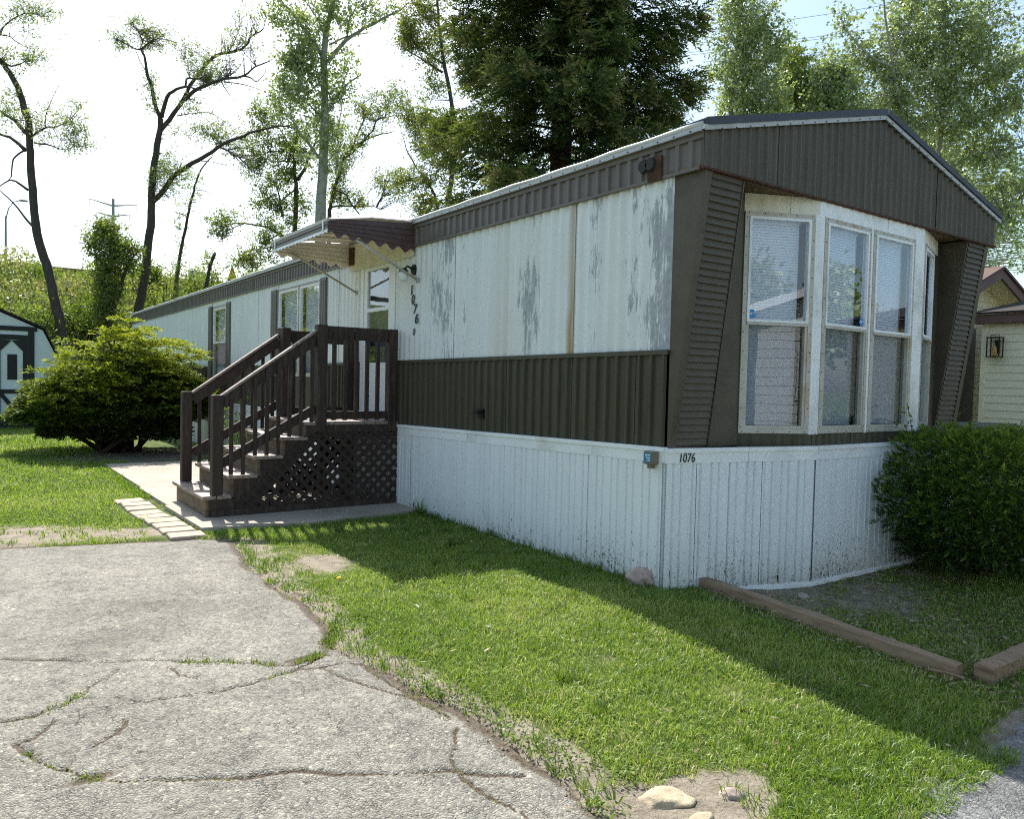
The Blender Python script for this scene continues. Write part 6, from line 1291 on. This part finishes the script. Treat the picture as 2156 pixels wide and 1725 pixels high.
for (x, z, w_, h_) in ((-0.80, 0.08, 0.13, 2.34), (0.67, 0.08, 0.13, 2.34), (-0.86, 2.42, 1.72, 0.11), (-0.80, 0.06, 1.60, 0.055)): sp_(x, z, w_, h_, 'door_surround', 'shed_black', shed, 0.035)
sp_(0.92, 0.95, 0.22, 0.30, 'wall_plaque', 'shed_black', shed, 0.03)

# ------------------------------------------------------------------ bank: brush, shrubs, highway
n = 52000; bx = rng.uniform(-14, 22, n); by = rng.uniform(26.0, 43.8, n)
cl = fbm(bx, by, 0.45, 140); ok = cl > 0.36; bx, by, cl = bx[ok], by[ok], cl[ok]; n = len(bx); hh = np.clip((cl-0.36)*4.2, 0.05, 1.4)*rng.random(n)**0.6*(1-0.55*sm(41, 43.5, by))
P_ = np.stack([bx, by, gz(bx, by)+hh], 1); T_ = np.clip(0.28+1.1*(fbm(bx, by, 0.8, 143)-0.45)+0.25*hh+rng.normal(0, 0.16, n), 0, 0.84)
dry = fbm(bx, by, 0.35, 146) > 0.60; T_ = np.where(dry & (rng.random(n) < 0.7), rng.uniform(0.88, 1, n), T_)
me = leaves('bank_brush', P_, rng.normal(size=(n, 3))+np.array([0, 0, 0.4]), rng.uniform(0.12, 0.26, n), rng.uniform(0.05, 0.12, n), 'brush_leaf', T_); tag(link('bank_brush', me), 'light green brush and brambles covering the bank', 'brush', kind='stuff')
n = 26000; bx = rng.uniform(-14, 20, n); by = rng.uniform(22.5, 43.8, n); me = blades('bank_grass', np.stack([bx, by, gz(bx, by)], 1), rng.uniform(0.2, 0.75, n), rng.uniform(0.02, 0.05, n), lean_of(n, 0.7), 'brush_leaf', np.where(fbm(bx, by, 0.4, 150) > 0.5, rng.uniform(0.85, 1, n), rng.uniform(0.1, 0.7, n))); tag(link('bank_grass', me), 'tall rough grass and dry stalks on the bank', 'grass', kind='stuff')
def shrub(p, r_, h_, lab, mt, seed, lsz=0.15, cnt=2600, tr=(0.2, 0.8)):
    nr = np.random.default_rng(seed); p = np.array(p, float); t_ = thing('bank_shrub', p, lab, 'shrub', 'shrubs on the bank'); mb = MB()
    for k in range(10): a = nr.uniform(0, 6.28); mb.tube([p-np.array([0, 0, .1]), p+np.array([math.cos(a)*r_*.7, math.sin(a)*r_*.7, h_*nr.uniform(.5, .95)])], [0.04, 0.008], 4)
    mb.build('stem', 'bark', t_); c = nr.normal(size=(26, 3)); c = unit(c)*nr.uniform(0.35, 0.9, (26, 1)); c[:, 2] = np.abs(c[:, 2]); k = nr.integers(0, 26, cnt)
    q = c[k]+nr.normal(0, 0.17, (cnt, 3)); P = p+q*np.array([r_, r_, h_]); P[:, 2] = np.maximum(P[:, 2], p[2]+0.05)
    tag(link('foliage', leaves('foliage', P, nr.normal(size=(cnt, 3)), lsz*nr.uniform(.7, 1.3, cnt), lsz*.55, mt, np.clip(nr.uniform(tr[0], tr[1], cnt)+0.2*(q[:, 2]-0.4), 0, 1), p), t_), kind='stuff')
for k, (u, dep, r_, h_, lab) in enumerate(((20, 29, 1.7, 2.6, 'broad light green shrub behind the shed roof'), (75, 31, 1.5, 2.4, 'bright green shrub at the foot of the leaning tree'), (118, 27, 0.9, 2.0, 'narrow leafy shrub at the corner of the shed'), (345, 36, 1.6, 2.2, 'low shrub between forked tree and slim trunk'), (165, 33, 1.6, 2.0, 'pale green shrub below the leafy tree'), (420, 39, 1.4, 2.6, 'shrub on the bank top beside the broken trunk'), (-60, 30, 2.0, 2.8, 'large shrub beyond the shed'), (540, 40, 1.8, 3.2, 'dark leafy shrub showing under the awning tip'), (310, 40, 1.1, 1.5, 'small shrub below the guard rail'))):
    d_ = ray(u, 700); q = CAM+d_*dep; shrub(gxy(q[0], q[1]), r_, h_, lab, 'brush_leaf', 200+k)
hx = axis(-200, 260, -60, 60, 4); hw_ = MB(); hw_.box((-200, 44.0, 6.25), (260, 58, 6.46)); tag(hw_.build('highway', 'road_asphalt'), 'raised road on top of the bank', kind='structure')
RZ0 = 7.02
for k in range(14):
    xa = -24+4*k; gr = thing('guard_rail', (xa+2, 43.7, 6.4), 'weathered brown guard rail section along the raised road', 'guard rail', 'guard rail sections along the raised road')
    mb = MB(); mb.prism([(0, 0), (0.05, 0.03), (0.05, 0.10), (0.0, 0.14), (0.0, 0.20), (0.05, 0.24), (0.05, 0.31), (0, 0.34), (0.012, 0.34), (0.062, 0.31), (0.062, 0.23), (0.012, 0.2), (0.012, 0.14), (0.062, 0.11), (0.062, 0.03), (0.012, 0)], (xa+0.0, 43.62, RZ0-0.34), (0, -1, 0), (0, 0, 1), (1, 0, 0), 4.03); mb.build('rail_beam', 'rail_brown', gr)
    for q in (0.3, 2.3): mb = MB(); mb.box((xa+q, 43.64, 6.2), (xa+q+0.15, 43.80, RZ0)); mb.build('rail_post', 'rail_brown', gr)
# street lamp on the road, pylon behind
p = on(12, 560, 1, 45.0); lp = thing('street_lamp', (p[0], p[1], 6.4), 'thin street lamp pole standing on the raised road', 'street lamp'); tz = float(on(12, 455, 1, 45.0)[2]); mb = MB(); mb.tube([(p[0], p[1], 6.4), (p[0], p[1], tz)], [0.07, 0.05], 8); mb.build('pole', 'steel_grey', lp)
mb = MB(); mb.tube([(p[0], p[1], tz-0.2), (p[0]+0.12, p[1], tz+0.4), (p[0]+0.35, p[1], tz+0.8), (p[0]+0.7, p[1]+0.1, tz+0.95)], [0.04, 0.03, 0.03, 0.025], 6); mb.build('arm', 'steel_grey', lp); mb = MB(); mb.box((p[0]+0.6, p[1]+0.0, tz+0.90), (p[0]+1.0, p[1]+0.2, tz+1.0), bev=0.03); mb.build('lamp_head', 'steel_grey', lp)
pd = 150; b0 = vp(237, 700, pd); pyl = thing('power_pylon', (b0[0], b0[1], float(gz(b0[0], b0[1]))), 'tall grey steel power pole with cross arms beyond the bank', 'pylon'); tz = float(vp(237, 421, pd)[2])
mb = MB(); mb.tube([(b0[0], b0[1], 4), (b0[0], b0[1], 15), (b0[0], b0[1], tz)], [0.75, 0.5, 0.26], 10); mb.build('shaft', 'steel_grey', pyl)
for (l, r_, v0) in (((188, 418), (288, 432), 433), ((203, 447), (273, 452), 455), ((205, 500), (286, 498), 499), ((208, 541), (273, 539), 541)):
    for e in (l, r_):
        mb = MB(); mb.tube([vp(237, v0, pd), vp(e[0], e[1], pd)], [0.20, 0.07], 6); mb.build('cross_arm', 'steel_grey', pyl); mb = MB(); q = vp(e[0], e[1], pd); mb.tube([q, q-np.array([0, 0, 1.2])], 0.06, 5); mb.build('insulator', 'steel_grey', pyl)
# things seen along the rail
p = on(414, 582, 1, 45.5); sg = thing('road_sign', (p[0], p[1], 6.4), 'pale green road sign seen from behind above the guard rail', 'sign'); mb = MB(); mb.box((p[0]-0.48, p[1], p[2]-0.35), (p[0]+0.48, p[1]+0.03, p[2]+0.35)); mb.build('panel', 'sign_green', sg); mb = MB(); mb.box((p[0]-0.04, p[1]+0.031, 6.3), (p[0]+0.04, p[1]+0.09, p[2])); mb.build('post', 'steel_grey', sg)
p = on(335, 588, 1, 43.2); mb = MB(); vs = [(p[0]-0.28, p[1], p[2]-0.35), (p[0]+0.55, p[1]-0.1, p[2]-0.3), (p[0]+0.45, p[1]+0.25, p[2]-0.32), (p[0]-0.2, p[1]+0.3, p[2]-0.3), (p[0]-0.02, p[1]+0.1, p[2]+0.62), (p[0]+0.2, p[1]+0.05, p[2]+0.3)]
mb.add(vs, [(0, 1, 5), (0, 5, 4), (1, 2, 5), (2, 4, 5), (2, 3, 4), (3, 0, 4), (3, 2, 1, 0)]); tag(mb.build('tarpaulin', 'tarp_white'), 'crumpled white sheet caught on the guard rail', 'sheet')
p = on(489, 585, 1, 43.0); yc_ = thing('traffic_marker', (p[0], p[1], float(gz(p[0], p[1]))), 'yellow marker standing by the guard rail above the roof', 'marker'); mb = MB(); mb.tube([(p[0], p[1], 6.0), (p[0], p[1], p[2]-0.3), (p[0], p[1], p[2]+0.6)], [0.05, 0.34, 0.06], 10); mb.build('body', 'yellow_paint', yc_)
# wires across the sky
for k, ((u0, v0), (u1, v1)) in enumerate((((1400, 72), (1990, -12)), ((1400, 116), (2250, -4)), ((1400, 121), (2250, 2)), ((1800, 204), (2250, 150)))):
    a = vp(u0, v0, 70); b = vp(u1, v1, 62); pl = [a+(b-a)*t+np.array([0, 0, -0.5*4*t*(1-t)*0.5]) for t in np.linspace(0, 1, 15)]; mb = MB(); mb.tube(pl, 0.022 if k != 3 else 0.03, 4)
    tag(mb.build('power_line', 'wire'), ('single top power line crossing the blue sky', 'upper of the close pair of power lines', 'lower of the close pair of power lines', 'low power line passing behind the cottonwood')[k], 'power line', 'power lines')

# ------------------------------------------------------------------ lap-sided neighbour homes
def laps(parent, p0, d, n, s0, s1, zb, zt, step, mat, clipf=None):
    d = np.array(d, float); n = np.array(n, float); p0 = np.array(p0, float); z = zb
    while z < zt-0.01:
        z1 = min(z+step, zt); a, b = (s0, s1) if clipf is None else clipf((z+z1)/2)
        if b-a > 0.05:
            q = [p0+d*s+n*o+np.array([0, 0, zz]) for s in (a, b) for o, zz in ((0.0, z), (0.018, z), (0.004, z1-0.001), (0.0, z1-0.001))]
            mb = MB(); mb.add(q, [(3, 2, 1, 0), (4, 5, 6, 7), (0, 1, 5, 4), (1, 2, 6, 5), (2, 3, 7, 6), (3, 0, 4, 7)]); mb.build('siding_board', mat, parent)
        z = z1
nb = thing('neighbour_house', (10.5, 1.5, 0), 'cream lap-sided neighbouring house with brown roof edges and wall lantern', 'house')
NXW, NYC, NZ = 9.0, 1.76, 2.53
MB().box((NXW+0.002, -4.5, -0.1), (12.6, NYC, NZ)).build('porch_wall', 'neigh_siding', nb)
laps(nb, (NXW, 0, 0), (0, 1, 0), (-1, 0, 0), -4.5, NYC-0.05, 0.0, NZ, 0.118, 'neigh_siding')
MB().box((NXW-0.025, NYC-0.05, 0.0), (NXW+0.03, NYC+0.02, NZ)).build('corner_trim', 'neigh_siding', nb)
MB().box((NXW-0.16, -4.6, NZ), (NXW+0.02, NYC+0.10, NZ+0.135)).build('eave_board', 'neigh_brown', nb)
mb = MB(); mb.prism([(NXW-0.20, NZ+0.136), (12.7, 3.33), (12.7, 3.39), (NXW-0.20, NZ+0.17)], (0, -4.65, 0), (1, 0, 0), (0, 0, 1), (0, 1, 0), 6.55); mb.build('porch_roof', 'shingle_dark', nb)
GY, GXc, GZp, GHW = 2.5, 10.36, 3.50, 2.15; GZe = GZp-0.39*GHW
MB().prism([(-GHW, 0), (GHW, 0), (GHW, GZe), (0, GZp), (-GHW, GZe)], (GXc, GY+0.002, -0.0), (1, 0, 0), (0, 0, 1), (0, 1, 0), 14).build('main_wall', 'neigh_siding', nb)
def gcl(z): h = GHW if z < GZe else (GZp-z)/0.39; return (GXc-h, GXc+h)
laps(nb, (0, GY, 0), (1, 0, 0), (0, -1, 0), 0, 0, 0.0, GZp-0.05, 0.118, 'neigh_siding', gcl)
for sg in (-1, 1):
    mb = MB(); mb.prism([(0, GZp+0.07), (sg*(GHW+0.3), GZp+0.07-0.39*(GHW+0.3)), (sg*(GHW+0.3), GZp-0.09-0.39*(GHW+0.3)), (0, GZp-0.09)][::sg], (GXc, GY-0.42, 0), (1, 0, 0), (0, 0, 1), (0, 1, 0), 0.04); mb.build('rake_board', 'neigh_brown', nb)
    mb = MB(); mb.prism([(0, GZp+0.12), (sg*(GHW+0.34), GZp+0.12-0.39*(GHW+0.34)), (sg*(GHW+0.34), GZp+0.075-0.39*(GHW+0.34)), (0, GZp+0.075)][::sg], (GXc, GY-0.45, 0), (1, 0, 0), (0, 0, 1), (0, 1, 0), 14.6); mb.build('roof', 'neigh_roof', nb)
    mb = MB(); mb.prism([(0, GZp-0.03), (sg*(GHW+0.28), GZp-0.03-0.39*(GHW+0.28)), (sg*(GHW+0.28), GZp-0.05-0.39*(GHW+0.28)), (0, GZp-0.05)][::sg], (GXc, GY-0.375, 0), (1, 0, 0), (0, 0, 1), (0, 1, 0), 0.37); mb.build('soffit', 'neigh_siding', nb)
MB().box((9.75, GY-0.06, 0.2), (10.32, GY-0.021, 2.56)).build('dark_door', 'black_paint', nb)
ly, lz = 1.54, 2.17; lan = MB(); lan.box((NXW-0.06, ly-0.03, lz-0.10), (NXW-0.016, ly+0.03, lz+0.10)); lant = lan.build('lantern', 'lantern_metal', nb)
fr_ = MB(); x0, x1, y0, y1, z0, z1 = NXW-0.20, NXW-0.06, ly-0.085, ly+0.085, lz-0.15, lz+0.13
for (x, y) in ((x0, y0), (x1, y0), (x0, y1), (x1, y1)): fr_.box((x-0.007, y-0.007, z0), (x+0.007, y+0.007, z1))
fr_.box((x0-0.012, y0-0.012, z0-0.015), (x1+0.012, y1+0.012, z0)); fr_.box((x0-0.012, y0-0.012, z1), (x1+0.012, y1+0.012, z1+0.015)); fr_.tube([(NXW-0.13, ly-0.06, z1+0.015), (NXW-0.13, ly-0.06, z1+0.05), (NXW-0.13, ly+0.06, z1+0.05), (NXW-0.13, ly+0.06, z1+0.015)], 0.007, 5); fr_.build('lantern_frame', 'lantern_metal', lant)
mb = MB(); mb.tube([(NXW-0.13, ly, z0), (NXW-0.13, ly, z0+0.06), (NXW-0.13, ly, z0+0.13), (NXW-0.13, ly, z0+0.17)], [0.02, 0.03, 0.022, 0.005], 8); mb.build('lantern_bulb', 'amber_glass', lant)
gr = thing('plank_rail', (7.95, 1.2, 0), 'weathered grey plank rail on posts behind the clipped bush', 'rail'); a = np.array([7.35, 1.66, 0.955]); b = np.array([8.30, 0.97, 0.955]); dd = (b-a)/np.linalg.norm(b-a)
mb = MB(); mb.beam(a, a+(b-a)*0.82, 0.04, 0.135); mb.build('plank', 'grey_board', gr); mb = MB(); mb.beam(a+(b-a)*0.825, b, 0.04, 0.13); mb.build('plank', 'grey_board', gr)
for t in (0.08, 0.80): q = a+(b-a)*t+np.array([0.06, 0.07, 0]); mb = MB(); mb.box((q[0]-0.04, q[1]-0.04, -0.1), (q[0]+0.04, q[1]+0.04, 1.0)); mb.build('post', 'grey_board', gr)
# homes across the lane, mirrored in the bay windows
def across(xc, yg, hw_, zp, lab, win):
    t_ = thing('house_across', (xc, yg-6, -0.1), lab, 'house', 'homes across the lane'); ze = zp-0.32*hw_
    MB().prism([(-hw_, 0), (hw_, 0), (hw_, ze), (0, zp), (-hw_, ze)], (xc, yg-0.002, -0.1), (1, 0, 0), (0, 0, 1), (0, -1, 0), 14).build('wall', 'far_siding', t_)
    def cf(z): h = hw_ if z < ze else (zp-z)/0.32; return (xc-h, xc+h)
    laps(t_, (0, yg, -0.1), (1, 0, 0), (0, 1, 0), 0, 0, 0.0, zp-0.06, 0.2, 'far_siding', cf)
    for sg in (-1, 1): m_ = MB(); m_.prism([(0, zp+0.2), (sg*(hw_+0.35), zp+0.2-0.32*(hw_+0.35)), (sg*(hw_+0.35), zp+0.02-0.32*(hw_+0.35)), (0, zp+0.02)][::-sg], (xc, yg+0.4, -0.1), (1, 0, 0), (0, 0, 1), (0, -1, 0), 14.8); m_.build('roof', 'white_trim', t_)
    for (wx, wz) in win: m_ = MB(); m_.box((xc+wx-0.45, yg+0.02, wz), (xc+wx+0.45, yg+0.05, wz+1.1)); m_.box((xc+wx-0.37, yg+0.051, wz+0.08), (xc+wx+0.37, yg+0.056, wz+1.02), 1); m_.build('window', ['white_trim', 'screen_dark'], t_)
across(4.3, -11.5, 2.5, 4.0, 'white lap-sided home mirrored in the left bay window', [(-1.2, 1.2), (1.2, 1.2)])
across(15.8, -12.5, 2.6, 3.9, 'white lap-sided home mirrored in the front bay windows', [(-1.2, 1.2), (1.1, 1.2)])
def round_tree(p, h_, r_, lab, seed, cnt=5200):
    nr = np.random.default_rng(seed); p = np.array(p, float); t_ = thing('street_tree', p, lab, 'tree', 'trees across the lane'); mb = MB(); mb.tube([p, p+np.array([0.1, 0, h_*.4]), p+np.array([0, 0.1, h_*.8])], [0.28, 0.2, 0.05], 7)
    c = unit(nr.normal(size=(40, 3)))*nr.uniform(0.3, 0.95, (40, 1)); cc = p+np.array([0, 0, h_*0.64]); S = np.array([r_, r_, h_*0.36])
    for q in c[:16]: mb.tube([p+np.array([0, 0, h_*.35]), cc+q*S*0.8], [0.08, 0.015], 4)
    mb.build('trunk', 'bark', t_); k = nr.integers(0, 40, cnt); q = c[k]+nr.normal(0, 0.13, (cnt, 3)); tag(link('crown', leaves('crown', cc+q*S, nr.normal(size=(cnt, 3)), 0.36, 0.26, 'poplar_leaf', nr.random(cnt)*.8, p), t_), kind='stuff')
for k, (x, y, h_, r_, lab) in enumerate(((1.0, -30, 7.5, 4.0, 'round tree mirrored in the left bay window'), (9.5, -30, 7.0, 4.0, 'leafy tree between the homes across the lane'), (21, -30, 9, 4.5, 'tall tree behind the farther home across the lane'), (30, -19, 8, 4, 'tree at the end of the row across the lane'), (-7, -28, 8, 4.5, 'tree behind the viewer across the lane'))): round_tree((x, y, -0.1), h_, r_, lab, 300+k)
